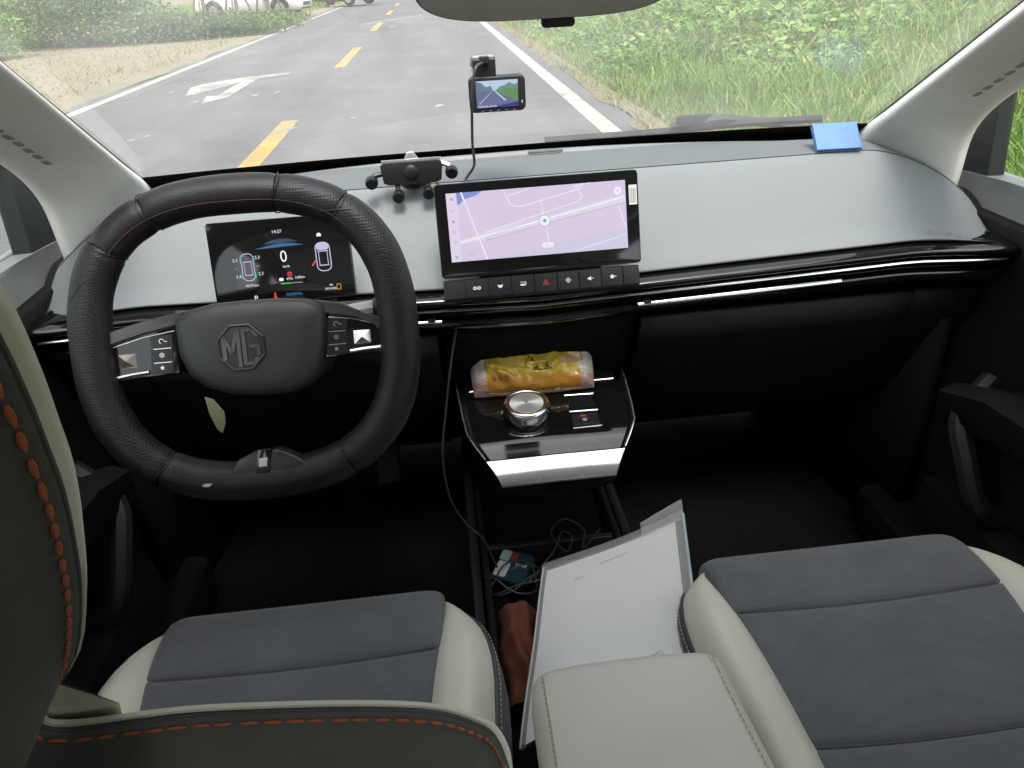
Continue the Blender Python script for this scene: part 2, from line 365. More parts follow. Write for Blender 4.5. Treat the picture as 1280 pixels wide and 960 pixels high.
# ------------------------------------------------------------------ the setting: ground, road
def gz(x, y):
    e = max(0, x - 2.3); s = min(1.3, .10 * e)
    return -.035 + s + .035 * math.sin(x * 1.7 + y * .6) * min(1, e) + .03 * math.sin(y * .9 + x * .3) * min(1, e)
xs = [-1500, -400, -120, -60, -35] + [-25 + i * 1.25 for i in range(16)] + [-5.2, -4.5, 0, 1.4] + [1.9 + i * .45 for i in range(30)] + [18, 24, 35, 60, 150, 500, 1500]
ys = [-1500, -300, -60, -20] + [-6 + i * .9 for i in range(60)] + [52, 60, 75, 100, 160, 300, 700, 1500]
gb = B(); nx, ny = len(xs), len(ys)
gb.v = [(x, y, gz(x, y)) for x in xs for y in ys]
gb.f = [(i * ny + j, (i + 1) * ny + j, (i + 1) * ny + j + 1, i * ny + j + 1) for i in range(nx - 1) for j in range(ny - 1)]
ground = part('ground', gb, M_ground); tag(ground, 'soil and verge either side of the road', None, None, 'structure')
road = part('road', B().box((-1.65, 720, -.05), (6.75, 1560, .1)), M_asph, smooth=False)
tag(road, 'grey two lane asphalt road ahead of the car', None, None, 'structure')
part('edge_line', B().rect(1.30, -20, 1.48, 900, .004), M_wpaint, road, smooth=False)
part('edge_line', B().rect(-4.80, -20, -4.64, 900, .004), M_wpaint, road, smooth=False)
for k in range(14):
    y0 = 14.0 + 9.3 * (k - 2)
    part('centre_dash', B().rect(-1.82, y0, -1.64, y0 + 4.05, .004), M_ypaint, road, smooth=False)
# worn turn arrow in the other lane
ab = B()
ab.poly([(-3.62, 11.55), (-3.50, 11.55), (-3.05, 13.1), (-2.5, 13.45), (-2.5, 13.75), (-3.15, 13.5), (-3.72, 12.85), (-3.8, 12.5)][::-1], .004)
ab.poly([(-3.16, 10.6), (-2.93, 11.1), (-2.92, 13.2), (-3.12, 13.2), (-3.13, 11.3), (-3.28, 11.35)][::-1], .0045)
part('turn_arrow', ab, worn_paint('worn_arrow_paint', (.46, .45, .38), .44), road, smooth=False)
def blob(cx, cy, rx, ry, n=14, z=.005):
    ph = [random.uniform(.45, 1.2) for _ in range(n)]
    return [(cx + rx * ph[i] * math.cos(2 * math.pi * i / n), cy + ry * ph[i] * math.sin(2 * math.pi * i / n)) for i in range(n)]
for i in range(22):
    x, y = random.uniform(-4.4, 1.1), random.choice([random.uniform(6.5, 16), random.uniform(6.5, 26)])
    if i < 16: x = random.uniform(-4.3, -2.0)
    r_ = random.uniform(.015, .07)
    part('scuff', B().poly(blob(x, y, r_, r_ * random.uniform(1.2, 3.2)), .0048 + i * 2e-5), M_chalk, road, smooth=False)
verge = part('dirt_verge', B().grid(lambda u, v: ((-4.93 - 9.5 * u) + (1 - u) ** 8 * .13 * math.sin(v * 47 + 2 * math.sin(v * 61)) * math.sin(v * 23 + 1), -5 + 50 * v, .006 + .02 * min(1, u * 9) + .03 * math.sin(u * 3.1) + .012 * math.sin(v * 70 + u * 9)), 12, 80), M_dry)
tag(verge, 'strip of dry dirt between the road edge and the hedge', None, None, 'structure')
gv = part('gravel_shoulder', B().grid(lambda u, v: (1.66 + .25 * u + (1 - u) * .09 * math.sin(v * 71 + 2 * math.sin(v * 113)) * math.sin(v * 37), 2 + 45 * v, .006 + .012 * u), 4, 220), M_ground)
tag(gv, 'narrow crumbly shoulder along the edge of the road', None, None, 'structure')

# ------------------------------------------------------------------ vegetation
def blades(name, P, H, W, lean, m, label, cat, group=None, parent=None, kind='stuff'):
    n = len(P); a = rng.uniform(0, 2 * np.pi, n); la = rng.uniform(0, 2 * np.pi, n)
    d = np.c_[np.cos(a), np.sin(a), np.zeros(n)]; L = np.c_[np.cos(la), np.sin(la), np.zeros(n)] * (lean * H * rng.uniform(.2, 1.3, n))[:, None]
    up = np.array([0, 0, 1.])
    w_ = W[:, None]; h = H[:, None]
    v0 = P - d * w_; v1 = P + d * w_
    v2 = P + up * h * .55 + L * .35 + d * w_ * .8; v3 = P + up * h * .55 + L * .35 - d * w_ * .8
    v4 = P + up * h * .95 + L; v5 = v4 + L * .05 - d * w_ * .1
    V = np.stack([v0, v1, v2, v3, v4, v5], 1).reshape(-1, 3)
    k = np.arange(n)[:, None] * 6
    F = np.concatenate([k + [0, 1, 2, 3], k + [3, 2, 4, 5]])
    o = link(bpy.data.objects.new(name, fast_mesh(name, V, F, m, 4)))
    if parent: o.parent = parent
    return tag(o, label, cat, group, kind)
gzv = np.vectorize(gz)
def leaves(name, P, S, m, droop=.4, parent=None, aspect=1.0):
    """many small folded leaves, each with its own tilt"""
    n = len(P); a = rng.uniform(0, 2 * np.pi, n); el = rng.normal(-.15, droop, n)
    d = np.c_[np.cos(a) * np.cos(el), np.sin(a) * np.cos(el), np.sin(el)]
    sd_ = np.c_[-np.sin(a), np.cos(a), rng.normal(0, .35, n)]; sd_ /= np.linalg.norm(sd_, axis=1)[:, None]
    nn = np.cross(d, sd_); s = S[:, None]
    w_ = .34 * s * aspect
    V = np.stack([P, P + d * s * .4 + sd_ * w_ + nn * s * .08, P + d * s * .75 + sd_ * w_ * .75 + nn * s * .05, P + d * s, P + d * s * .75 - sd_ * w_ * .75 + nn * s * .05, P + d * s * .4 - sd_ * w_ + nn * s * .08], 1).reshape(-1, 3)
    k = np.arange(n)[:, None] * 6
    F = np.concatenate([k + [0, 1, 2, 3], k + [0, 3, 4, 5]])
    o = link(bpy.data.objects.new(name, fast_mesh(name, V, F, m, 4)))
    if parent is not None: o.parent = parent
    return o
# grass on the right: dense near the car, thinner far away
n = 95000
u = rng.random(n) ** 1.6
gy = 3.2 + 34 * u; gx = 1.85 + rng.random(n) ** 1.25 * (4.2 + gy * .42)
clump = .5 + .5 * np.sin(gx * 1.9 + np.sin(gy * .8) * 2) * np.sin(gy * 1.1 + gx * .5)
edge = np.clip((gx - 1.75) / 1.0, .18, 1)
H = (.10 + .34 * rng.random(n) * (.35 + clump)) * edge
P = np.c_[gx, gy, gzv(gx, gy) - .01]
near_window = (gx > 3.2) & (gy < 7.5); H = np.where(near_window, H * 1.25, H)
blades('grass', P, H, (.004 + .0035 * rng.random(n)) * (1 + gy * .045), .55, M_grass, 'tall green grass covering the bank beyond the road edge', 'grass')
n = 1700
gy = 3.5 + 26 * rng.random(n) ** 1.4; gx = 1.7 + rng.random(n) ** 2 * 1.4 + .0 * gy
blades('dry_grass', np.c_[gx, gy, gzv(gx, gy)], .06 + .16 * rng.random(n), .006 + .003 * rng.random(n), .9, M_drygrass, 'sparse straw coloured grass fringing the road shoulder', 'grass')
# long arching stems that stand over the grass
n = 900
gy = 5 + 14 * rng.random(n); gx = 4.2 + gy * .32 * rng.random(n) + rng.random(n) * 2
blades('tall_grass', np.c_[gx, gy, gzv(gx, gy)], .6 + .6 * rng.random(n), .004 + .002 * rng.random(n), .75, M_grass, 'long arching grass stems standing over the bank', 'grass')
n = 420
gy = 6 + 16 * rng.random(n); gx = 2.6 + gy * .4 * rng.random(n)
blades('dead_stems', np.c_[gx, gy, gzv(gx, gy)], .35 + .5 * rng.random(n), .004 + .002 * rng.random(n), .6, M_drygrass, 'dry straw coloured stems poking out of the green bank', 'grass')
# broad-leaved weeds: mounds of leaves
def weed_mound(cx, cy, rx, ry, h, nl, size, m):
    a = rng.random(nl) * 2 * np.pi; r_ = np.sqrt(rng.random(nl)); x = cx + rx * r_ * np.cos(a); y = cy + ry * r_ * np.sin(a)
    top = h * (1 - r_ ** 2) ** .6 * (.75 + .25 * np.sin(x * 5) * np.cos(y * 4))
    z = gzv(x, y) + top * (1 - .55 * rng.random(nl) ** 2) + .03
    return np.c_[x, y, z], size * (.6 + .8 * rng.random(nl))
mounds = [(4.6, 11.2, 1.5, 2.2, .62, 1500, .12), (6.2, 13.5, 2.0, 2.6, .8, 1900, .13), (4.2, 15.5, 1.4, 2.6, .6, 1300, .13), (8.2, 17, 2.6, 3.4, 1.0, 2000, .15),
          (5.5, 19.5, 2.3, 3.0, .8, 1500, .16), (9.5, 23, 3.4, 4.0, 1.1, 1700, .19), (6.0, 26, 2.8, 4.2, .9, 1300, .19), (7.8, 11.0, 1.4, 1.6, .7, 1000, .12),
          (4.0, 9.0, .9, 1.1, .42, 600, .10), (2.9, 11.5, .8, 1.6, .34, 700, .085), (3.0, 15, .8, 1.8, .38, 700, .09), (2.8, 18.2, .7, 1.8, .38, 600, .10), (3.1, 23, .9, 2.6, .5, 700, .12), (3.2, 28, 1.0, 3, .6, 700, .14), (3.5, 13.2, 1.1, 1.5, .45, 900, .10), (5.6, 9.6, 1.1, 1.2, .5, 700, .10), (10.5, 15.5, 1.8, 2.4, .9, 1100, .13), (3.0, 34, 1.1, 4, .6, 600, .17), (12, 29, 4, 5, 1.2, 1500, .22), (3.4, 21, .9, 2.2, .5, 600, .15)]
for i, (cx, cy, rx, ry, h, nl, size) in enumerate(mounds):
    P, S = weed_mound(cx, cy, rx, ry, h, int(nl * 1.25), size, None)
    o = leaves('weeds' if i else 'weeds', P, S, M_weed, .45)
    tag(o, 'broad leaved green weeds spreading over the bank', 'weeds', 'weeds on the bank', 'stuff')
# left: dry short grass on the verge
n = 9000
gy = 9 + 26 * rng.random(n); gx = -5.3 - rng.random(n) * 5.5
blades('dry_grass', np.c_[gx, gy, np.full(n, .02)], .03 + .09 * rng.random(n) ** 2, .007 + .005 * rng.random(n), .9, M_drygrass, 'short straw coloured grass on the dirt before the hedge', 'grass')
n = 26000
gy = 24.5 + 40 * rng.random(n) ** 1.3; gx = -5.6 - rng.random(n) * (8 + gy * .35)
blades('grass', np.c_[gx, gy, np.full(n, -.03)], .15 + .35 * rng.random(n), .012 + .012 * rng.random(n), .5, M_grass, 'rank green grass around the parked cars beyond the hedge', 'grass')
# low hedge in front of the parked cars, in three clipped shrubs, then taller bushes at the far side
def shrub(name, label, cat, pts, m=M_hedge, size=.09, group=None):
    c = np.mean([p[:2] for p in pts], axis=0); root = thing(name, label, cat, (float(c[0]), float(c[1]), 0), group)
    Ps, Ss, sts = [], [], []
    for (x, y, rx, ry, h, nl) in pts:
        a = rng.random(nl) * 2 * np.pi; r_ = np.sqrt(rng.random(nl))
        zz = h * (.08 + .92 * rng.random(nl) ** .75) * (1 - .55 * r_ ** 3)
        lump = 1 + .18 * np.sin(a * 3 + zz * 6 + x)
        px = x + rx * r_ * np.cos(a) * lump; py = y + ry * r_ * np.sin(a) * lump
        Ps.append(np.c_[px, py, zz * (1 + .12 * np.sin(px * 4))]); Ss.append(size * (.6 + .8 * rng.random(nl)))
        for k in range(4):
            q = random.uniform(-.5, .5); st = B(); sts.append(st); st.tube([(x + q * rx * .3, y, 0), (x + q * rx * .6, y + q * .2, h * .35), (x + q * rx, y - q * .3, h * .8)], [.025, .018, .006], 6)
    o = leaves('foliage', np.concatenate(Ps), np.concatenate(Ss), m, .5); o.parent = root; o.matrix_parent_inverse = Matrix.Translation(-Vector(root.location)); o['kind'] = 'stuff'
    for st in sts: part('stem', st, M_bark, root)
    return root
shrub('hedge', 'low leafy hedge between the dirt verge and the parked white car', 'hedge',
      [(-8.6, 24.0, 1.6, 1.2, .95, 4200), (-7.0, 24.4, 1.5, 1.2, .80, 4000), (-5.9, 25.6, 1.2, 1.5, .62, 3000), (-5.4, 28.5, .9, 2.0, .5, 1800), (-5.5, 32, .8, 2.4, .42, 1300)])
shrub('bush', 'tall green bush crowding the left end of the hedge', 'bush',
      [(-10.6, 24.2, 1.7, 1.5, 1.9, 6500), (-9.2, 25.4, 1.5, 1.4, 1.7, 5000)])
shrub('bush', 'pale bush nearest the windscreen corner beside the dirt verge', 'bush',
      [(-11.0, 20.3, 1.3, 1.5, 1.5, 3000), (-12.8, 20.8, 1.8, 1.8, 2.2, 3500)], M_weed, .1)
shrub('bush', 'wide bush behind the hedge left of the staked trees', 'bush',
      [(-12.3, 31, 2.2, 2, 1.5, 3600), (-15.0, 33, 2.5, 2, 2.2, 3600)], M_hedge, .12)
def staked_tree(x, y, label, h=4.2):
    root = thing('young_tree', label, 'tree', (x, y, 0), 'young trees propped with poles beside the parked cars')
    part('trunk', B().tube(spline([(x, y, -.1), (x + .03, y, 1), (x - .04, y + .05, 2.3), (x, y, h * .8)], 5), [.085 - .0035 * i for i in range(16)], 9), M_bark, root)
    for k in range(3):
        a = 2.1 * k + .5; part('prop_pole', B().tube([(x + .75 * math.cos(a), y + .75 * math.sin(a), -.1), (x + .05 * math.cos(a), y + .05 * math.sin(a), 1.75)], .035, 8), M_bark, root)
    nl = 1500; q = rng.normal(0, 1, (nl, 3)); q /= np.linalg.norm(q, axis=1)[:, None]; q *= (rng.random(nl) ** .4)[:, None] * np.array([1.3, 1.3, 1.2])
    o = leaves('crown', q + np.array([x, y, h]), .16 * (.6 + .8 * rng.random(nl)), M_hedge, .6); o.parent = root; o.matrix_parent_inverse = Matrix.Translation(-Vector(root.location)); o['kind'] = 'stuff'
    for k in range(5):
        a = k * 1.26; bl = B().tube([(x, y, h * .6), (x + .4 * math.cos(a), y + .4 * math.sin(a), h * .85), (x + .9 * math.cos(a), y + .9 * math.sin(a), h + .3)], [.03, .02, .008], 6)
        part('limb', bl, M_bark, root)
staked_tree(-8.3, 31.6, 'young tree on poles in front of the parked white car rear')
staked_tree(-7.2, 31.9, 'young tree on poles in front of the parked white car middle')
staked_tree(-6.2, 32.6, 'young tree on poles closest to the front of the white car')
# parked cars: body lofted from side sections, wheels, lamps, windows
M_carwhite = mat('white_car_paint', (.78, .78, .76), .25, coat=.8, var=.02)
M_cardark = mat('dark_maroon_paint', (.05, .018, .018), .25, coat=.8, var=.05)
M_tyre = mat('tyre_rubber', (.02, .02, .02), .85)
M_rim = mat('alloy', (.5, .5, .5), .35, metal=.9)
M_winddark = mat('car_window', (.02, .025, .028), .06, coat=.5)
M_lamp = mat('lamp_lens', (.55, .57, .6), .1, coat=.6)
def parked_car(label, paint, loc, yaw, L=4.5, W=1.78, Hh=1.48, suv=False):
    root = thing('parked_car', label, 'car', loc, 'cars parked beyond the hedge')
    MM = Matrix.Translation(loc) @ Matrix.Rotation(R(yaw), 4, 'Z')
    # side outline along x (front = +x): lower body heights and widths
    st = [(-.5, .30, .78, .82), (-.485, .24, .92, .90), (-.42, .2, .98, .97), (-.25, .19, .97, 1), (0, .19, .95, 1), (.2, .19, .93, 1), (.34, .2, .86, .98), (.44, .22, .76, .93), (.485, .26, .66, .84), (.5, .34, .56, .74)]
    k = 1.12 if suv else 1.0
    rows = []
    for x, zb, zt, wf in st:
        hw = W / 2 * wf; zt = zt * k; zb = zb * k
        rows.append([(x * L, s * hw * q, zb + (zt - zb) * zz) for s, q, zz in ((-1, .86, 0), (-1, .97, .18), (-1, 1, .45), (-1, .985, .75), (-1, .93, .95), (-1, .8, 1), (0, .8, 1.015), (1, .8, 1), (1, .93, .95), (1, .985, .75), (1, 1, .45), (1, .97, .18), (1, .86, 0), (0, .8, -.01))])
    bb = B().loft(rows, closed=True); n = len(rows[0]); bb.f += [tuple(range(n)), tuple(len(bb.v) - n + i for i in range(n))]
    body = part('body', bb, paint, root, MM, angle=50)
    rows = []
    for x, zt, wf in ((-.46, .93, .86), (-.38, 1.30, .74), (-.24, 1.44, .70), (-.05, 1.48, .69), (.06, 1.44, .70), (.16, 1.22, .76), (.27, .93, .86)):
        hw = W / 2 * wf; zt *= k
        rows.append([(x * L, -W / 2 * .9, .9 * k), (x * L, -hw, zt - .04), (x * L, -hw * .85, zt), (x * L, 0, zt + .02), (x * L, hw * .85, zt), (x * L, hw, zt - .04), (x * L, W / 2 * .9, .9 * k)])
    cb = B().loft(rows); part('cabin', cb, M_winddark, root, MM, angle=60)
    rows = [[(x * L, y, z * k + .012) for y, z in ((-W * .335, zt - .02), (-W * .28, zt), (0, zt + .022), (W * .28, zt), (W * .335, zt - .02))] for x, zt in ((-.36, 1.33), (-.24, 1.44), (-.05, 1.48), (.06, 1.44), (.1, 1.38))]
    part('roof', B().loft(rows), paint, root, MM, solid=.01)
    for x, s in ((-.1, 1), (-.1, -1), (.1, 1), (.1, -1)):
        part('window_pillar', B().tube([(x * L - .1, s * W * .445, .92 * k), (x * L - .12, s * W * .36, 1.42 * k if x < 0 else 1.34 * k)], .03, 6), paint, root, MM)
    rw = .33 * k
    for sx in (-.31, .31):
        for sy in (-1, 1):
            Mw = MM @ Matrix.Translation((sx * L, sy * (W / 2 - .09), rw)) @ Matrix.Rotation(R(90), 4, 'X')
            wl = part('wheel', B().lathe([(rw * .62, -.1), (rw * .92, -.1), (rw, -.07), (rw, .07), (rw * .92, .1), (rw * .62, .1)], 28), M_tyre, root, Mw)
            part('rim', B().lathe([(rw * .2, -.108), (rw * .64, -.104), (rw * .66, -.09), (rw * .66, .09), (rw * .64, .104), (rw * .2, .108)], 20), M_rim, wl, Mw)
            arch = B()
            arch.tube([(sx * L + (rw + .035) * math.cos(a), sy * (W / 2 - .015), rw + (rw + .035) * math.sin(a)) for a in [math.pi * i / 12 for i in range(13)]], .035, 6)
            part('wheel_arch', arch, M_black, root, MM)
    for s in (-1, 1):
        part('headlight', B().box((.478 * L, s * W * .33, .66 * k), (.16, .34, .12)), M_lamp, root, MM, bevel=.03)
        part('tail_light', B().box((-.487 * L, s * W * .36, .82 * k), (.1, .26, .13)), M_red if False else M_cardark, root, MM, bevel=.02)
        part('door_mirror', B().box((.17 * L, s * W * .54, .98 * k), (.1, .17, .12)), paint, root, MM, bevel=.03)
    part('grille', B().box((.494 * L, 0, .44 * k), (.06, W * .55, .16)), M_black, root, MM, bevel=.02)
    part('bumper_trim', B().box((.487 * L, 0, .28 * k), (.1, W * .66, .07)), M_black, root, MM, bevel=.02)
    return root
parked_car('white car parked side on behind the hedge and staked trees', M_carwhite, (-7.35, 36.0, .08), -10)
parked_car('dark maroon car parked beyond the nose of the white car', M_cardark, (-4.9, 46.5, .05), -35, 4.4, 1.8, 1.5, True)

# ------------------------------------------------------------------ the cabin shell
cabin = thing('car_cabin', 'inside shell of the car around the dashboard and seats', None, (0, 0, .28), kind='structure')
cabin['label'] = 'light lined inner shell of the car, its roof, pillars and floor'
def ws(u, s):
    """windscreen surface: u across -1..1, s metres back along the car from its base"""
    hw = .632 - .05 * s; X = u * hw
    y0 = 1.50 - .15 * abs(u) ** 2.2; z0 = 1.008 + .022 * abs(u) ** 2
    return Vector((X, y0 - s, z0 + .605 * s - .30 * max(0, s - .55) ** 2 - .05 * max(0, s - .55)))
part('windscreen', B().grid(lambda a, c: ws(a * 2 - 1, c * .89 - .03), 40, 24), M_glassW, cabin)
# black band and moulding at the foot of the glass
part('windscreen_band', B().loft([[ws(i / 20 - 1, s) + Vector((0, -.003, -.004)) for i in range(41)] for s in (-.05, .0, .040)]), M_blackdeep, cabin)
for sg in (-1, 1):
    part('windscreen_seal', B().tube([ws(sg * 1.0, s) + Vector((0, -.004, -.003)) for s in [-.02 + .04 * i for i in range(23)]], .006, 6), M_rubber, cabin)
M_slot = mat('slot_shadow_brown', (.25, .24, .215), .8)
def pill(sg):
    # rows run from the foot to the roof; columns from the glass edge to the door frame
    L1 = [ws(1.0, s) for s in (-.015, .10, .22, .35, .5, .70)]
    L2 = [Vector(p) for p in ((.612, 1.300, 1.022), (.600, 1.205, 1.083), (.592, 1.095, 1.150), (.585, .975, 1.224), (.575, .83, 1.310), (.56, .63, 1.425))]
    L3 = [Vector(p) for p in ((.668, 1.205, 1.000), (.655, 1.165, 1.075), (.640, 1.075, 1.145), (.630, .955, 1.215), (.615, .80, 1.300), (.60, .60, 1.415))]
    L4 = [Vector(p) for p in ((.700, 1.165, .992), (.697, 1.150, 1.062), (.680, 1.068, 1.130), (.668, .945, 1.195), (.65, .79, 1.280), (.635, .58, 1.398))]
    L5 = [Vector(p) for p in ((.722, 1.175, .985), (.720, 1.160, 1.060), (.706, 1.078, 1.125), (.70, .955, 1.19), (.69, .80, 1.275), (.67, .59, 1.395))]
    ext = lambda l: [l[0] + Vector((.004, .012, -.06))] + l
    L1, L2, L3, L4, L5 = (ext(l) for l in (L1, L2, L3, L4, L5))
    L2a = [a.lerp(b_, .14) for a, b_ in zip(L2, L1)]; L2b = [a.lerp(b_, .16) + Vector((.004, 0, -.004)) for a, b_ in zip(L2, L3)]
    cols = [spline(l, 6) for l in (L1, L2a, L2b, L3, L4, L5)]
    rows = []
    for i in range(len(cols[0])):
        r_ = spline([c[i] for c in cols], 4); rows.append([Vector((sg * p.x, p.y, p.z)) for p in r_])
    return rows, L1, L4
for sg in (-1, 1):
    rows, L1, L4 = pill(sg)
    pl = part('pillar_trim', B().loft(rows), M_pillar, cabin, angle=70, solid=.006)
    # grip slots moulded along the door side of the pillar
    for k in range(11):
        f_ = k / 10; p = Vector((.654 - .012 * f_, 1.085 - .20 * f_, 1.125 + .118 * f_)); p.x *= sg
        part('vent_slot', B().box(p, (.009, .012, .0022), Matrix.Rotation(R(-31), 3, 'X')), M_slot, pl, bevel=.001)
# headliner and roof sides, carrying back over the rear seats
part('roof_lining', B().grid(lambda a, c: ((a * 2 - 1) * (.60 - .02 * (1 - c)), .66 - 2.56 * c - .17 * abs(a * 2 - 1) ** 2.2 * (1 - c), 1.462 + .025 * math.sin(math.pi * min(1, c * 1.1)) - .035 * abs(a * 2 - 1) ** 3 - .10 * c ** 3), 16, 24), M_head, cabin, solid=-.03)
for sg in (-1, 1):
    part('roof_side_rail', B().loft([[(sg * .585, .62, 1.425), (sg * .58, -.4, 1.445), (sg * .575, -1.2, 1.42), (sg * .56, -1.9, 1.33)], [(sg * .635, .60, 1.40), (sg * .64, -.4, 1.40), (sg * .63, -1.2, 1.37), (sg * .62, -1.9, 1.27)], [(sg * .68, .60, 1.385), (sg * .69, -.4, 1.385), (sg * .68, -1.2, 1.35), (sg * .66, -1.9, 1.24)]]), M_head, cabin, solid=.01)
    part('centre_pillar', B().loft([[(sg * .70, .02, .30), (sg * .70, .02, .98), (sg * .64, -.03, 1.40)], [(sg * .68, -.06, .30), (sg * .68, -.06, .98), (sg * .62, -.10, 1.41)], [(sg * .70, -.14, .30), (sg * .70, -.14, .98), (sg * .64, -.16, 1.40)]]), M_pillar, cabin, solid=.02)
    part('rear_pillar', B().loft([[(sg * .70, -1.15, .95), (sg * .69, -1.25, 1.2), (sg * .64, -1.3, 1.38)], [(sg * .70, -1.6, .95), (sg * .68, -1.6, 1.15), (sg * .62, -1.7, 1.33)], [(sg * .60, -2.0, .95), (sg * .58, -1.98, 1.1), (sg * .55, -1.9, 1.30)]]), M_pillar, cabin, solid=.02)
    part('rear_door_panel', B().box((sg * .72, -.68, .63), (.04, 1.02, .66)), M_doordark, cabin, bevel=.015)
    part('rear_quarter_panel', B().box((sg * .72, -1.62, .63), (.04, .82, .68)), M_doordark, cabin, bevel=.015)
part('tailgate', B().box((0, -2.04, .63), (1.4, .04, .68)), M_doordark, cabin, bevel=.015)
part('floor_carpet', B().box((0, -.20, .27), (1.46, 3.7, .03)), M_carpet, cabin)
part('toe_board', B().loft([[(x, 1.62, .30), (x, 1.55, .62), (x, 1.5, .80), (x, 1.52, 1.0)] for x in (-.73, 0, .73)]), M_carpet, cabin, solid=.02)
for sg in (-1, 1):
    part('kick_panel', B().loft([[(sg * .70, 1.08, .28), (sg * .70, 1.08, .86)], [(sg * .68, 1.25, .28), (sg * .69, 1.25, .9)], [(sg * .62, 1.60, .28), (sg * .66, 1.60, .95)]]), M_blackdeep, cabin, solid=.02)
    part('sill_trim', B().box((sg * .68, .50, .335), (.09, 1.3, .10)), M_blackdeep, cabin, bevel=.02)
# cowl and bonnet outside the glass
part('cowl', B().loft([[(u * .64, y, z) for u in [i / 10 - 1 for i in range(21)]] for y, z in ((1.49, .985), (1.58, .955), (1.66, .94))]), M_black, cabin, solid=.01)
part('bonnet', B().grid(lambda a, c: ((a * 2 - 1) * (.80 - .04 * c), 1.64 + .88 * c, .948 - .05 * c - .12 * c * c - .05 * abs(a * 2 - 1) ** 4), 16, 14), mat('bonnet_grey_paint', (.2, .21, .22), .25, coat=.8), cabin, solid=.01)
# wiper blade parked along the foot of the glass
wr = thing('wiper', 'black wiper resting along the foot of the windscreen', 'wiper', tuple(ws(.62, -.02)))
pa = [ws(u_, .006 + .02 * sstep(.4, .75, u_)) + Vector((0, .014, .010)) for u_ in [.12 + .065 * i for i in range(13)]]
part('blade', B().tube(pa, .007, 8), M_rubber, wr)
part('arm', B().tube([ws(.50, .020) + Vector((0, .02, .012)), ws(.64, .034) + Vector((0, .02, .016)), ws(.8, .008) + Vector((0, .03, .010)), ws(.98, -.02) + Vector((0, .04, -.004))], .008, 8), M_black, wr)
part('hinge_cap', B().box(ws(.56, .034) + Vector((0, .018, .016)), (.07, .018, .02), Matrix.Rotation(R(6), 3, 'Z')), M_doordark, wr, bevel=.006)
# ------------------------------------------------------------------ front doors
def door(sg, label):
    d = thing('front_door', label, 'car door', (sg * .74, .6, .32), 'front doors of the car')
    m = lambda x, y, z: (sg * (x + .03), y, z)
    mi = lambda x, y, z: (sg * (x + .03 + .045 * sstep(.85, 1.0, y)), y, z)
    # upper sill and the inner panel under it
    part('window_sill', B().loft([[m(.765, y, z - .012), m(.745, y, z), m(.715, y, z + .001), mi(.672, y, z - .018), mi(.662, y, z - .055)] for y, z in ((1.27, .975), (1.19, .982), (1.10, .988), (1.0, .990), (.9, .992), (.6, .995), (.2, 1.0), (.0, 1.0))]), mat('door_sill_grey', (.2, .205, .2), .55, grain=900, gstr=.3, gdist=.0004), d, angle=60)
    part('inner_panel', B().loft([[mi(.664, y, .94), mi(.682, y, .86), m(.72, y, .80), m(.71, y, .55), m(.69, y, .34)] for y in (1.24, 1.1, 1.0, .95, .6, .2, .0)]), M_doordark, d, angle=60, solid=.02)
    part('outer_skin', B().loft([[m(.775, y, .98), m(.86, y, .86), m(.89, y, .6), m(.86, y, .3)] for y in (1.35, .9, .4, -.05)]), M_carwhite if False else mat('door_outer_grey', (.2, .21, .22), .25, coat=.8), d, angle=60, solid=.008)
    ar = part('armrest', B().loft([[m(.70, y, z), m(.64, y, z + .012), m(.615, y, z), m(.618, y, z - .05), m(.66, y, z - .085), m(.70, y, z - .09)] for y, z in ((1.0, .68), (.9, .715), (.7, .73), (.4, .735), (.1, .735))]), M_doordark, d, angle=50)
    part('pull_handle', B().tube(spline([m(.69, .985, .70), m(.63, .955, .655), m(.625, .915, .60), m(.64, .88, .53), m(.69, .87, .50)], 6), .017, 8), mat('handle_grey', (.014, .016, .015), .6), d)
    part('door_pocket', B().loft([[m(.70, y, .50), m(.645, y, .485), m(.635, y, .44), m(.65, y, .36), m(.70, y, .35)] for y in (1.02, .8, .5, .2)]), M_doordark, d, angle=50)
    part('speaker_grille', B().lathe([(.075, 0), (.075, .006), (.068, .009), (.0, .009)], 28), M_black, d, Matrix.Translation(m(.688, .78, .43)) @ Matrix.Rotation(R(-90 * sg), 4, 'Y'))
    # window frame, the solid corner panel by the pillar, and the pane
    part('corner_panel', B().prism([(1.275, .962), (1.280, 1.062), (1.22, 1.104), (1.166, 1.125), (1.146, .975)], 0, .03), mat('corner_panel_dark', (.012, .016, .014), .6, grain=900), d, Matrix(((0, 0, sg, sg * .748), (1, 0, 0, 0), (0, 1, 0, 0), (0, 0, 0, 1))), bevel=.004)
    top = [m(.735, 1.275, 1.06), m(.735, 1.21, 1.107), m(.733, 1.145, 1.150), m(.725, 1.0, 1.225), m(.71, .8, 1.315), m(.685, .55, 1.40), m(.68, .2, 1.415), m(.675, .0, 1.415)]
    part('window_frame', B().tube(top, .018, 8), M_doordark, d)
    part('window_seal', B().tube([Vector(p) + Vector((0, -.012, -.016)) for p in top[1:]], .006, 6), M_cream, d)
    part('window_glass', B().loft([[m(.748, 1.20, .975), m(.748, .8, .985), m(.748, .4, .99), m(.748, 0, .99)], [m(.738, 1.17, 1.135), m(.72, .8, 1.31), m(.70, .4, 1.40), m(.69, 0, 1.41)]]), M_glassD, d)
    return d
door(-1, 'door on the steering wheel side with grey sill and dark lining')
door(1, 'door beside the empty passenger seat with grey sill and dark lining')

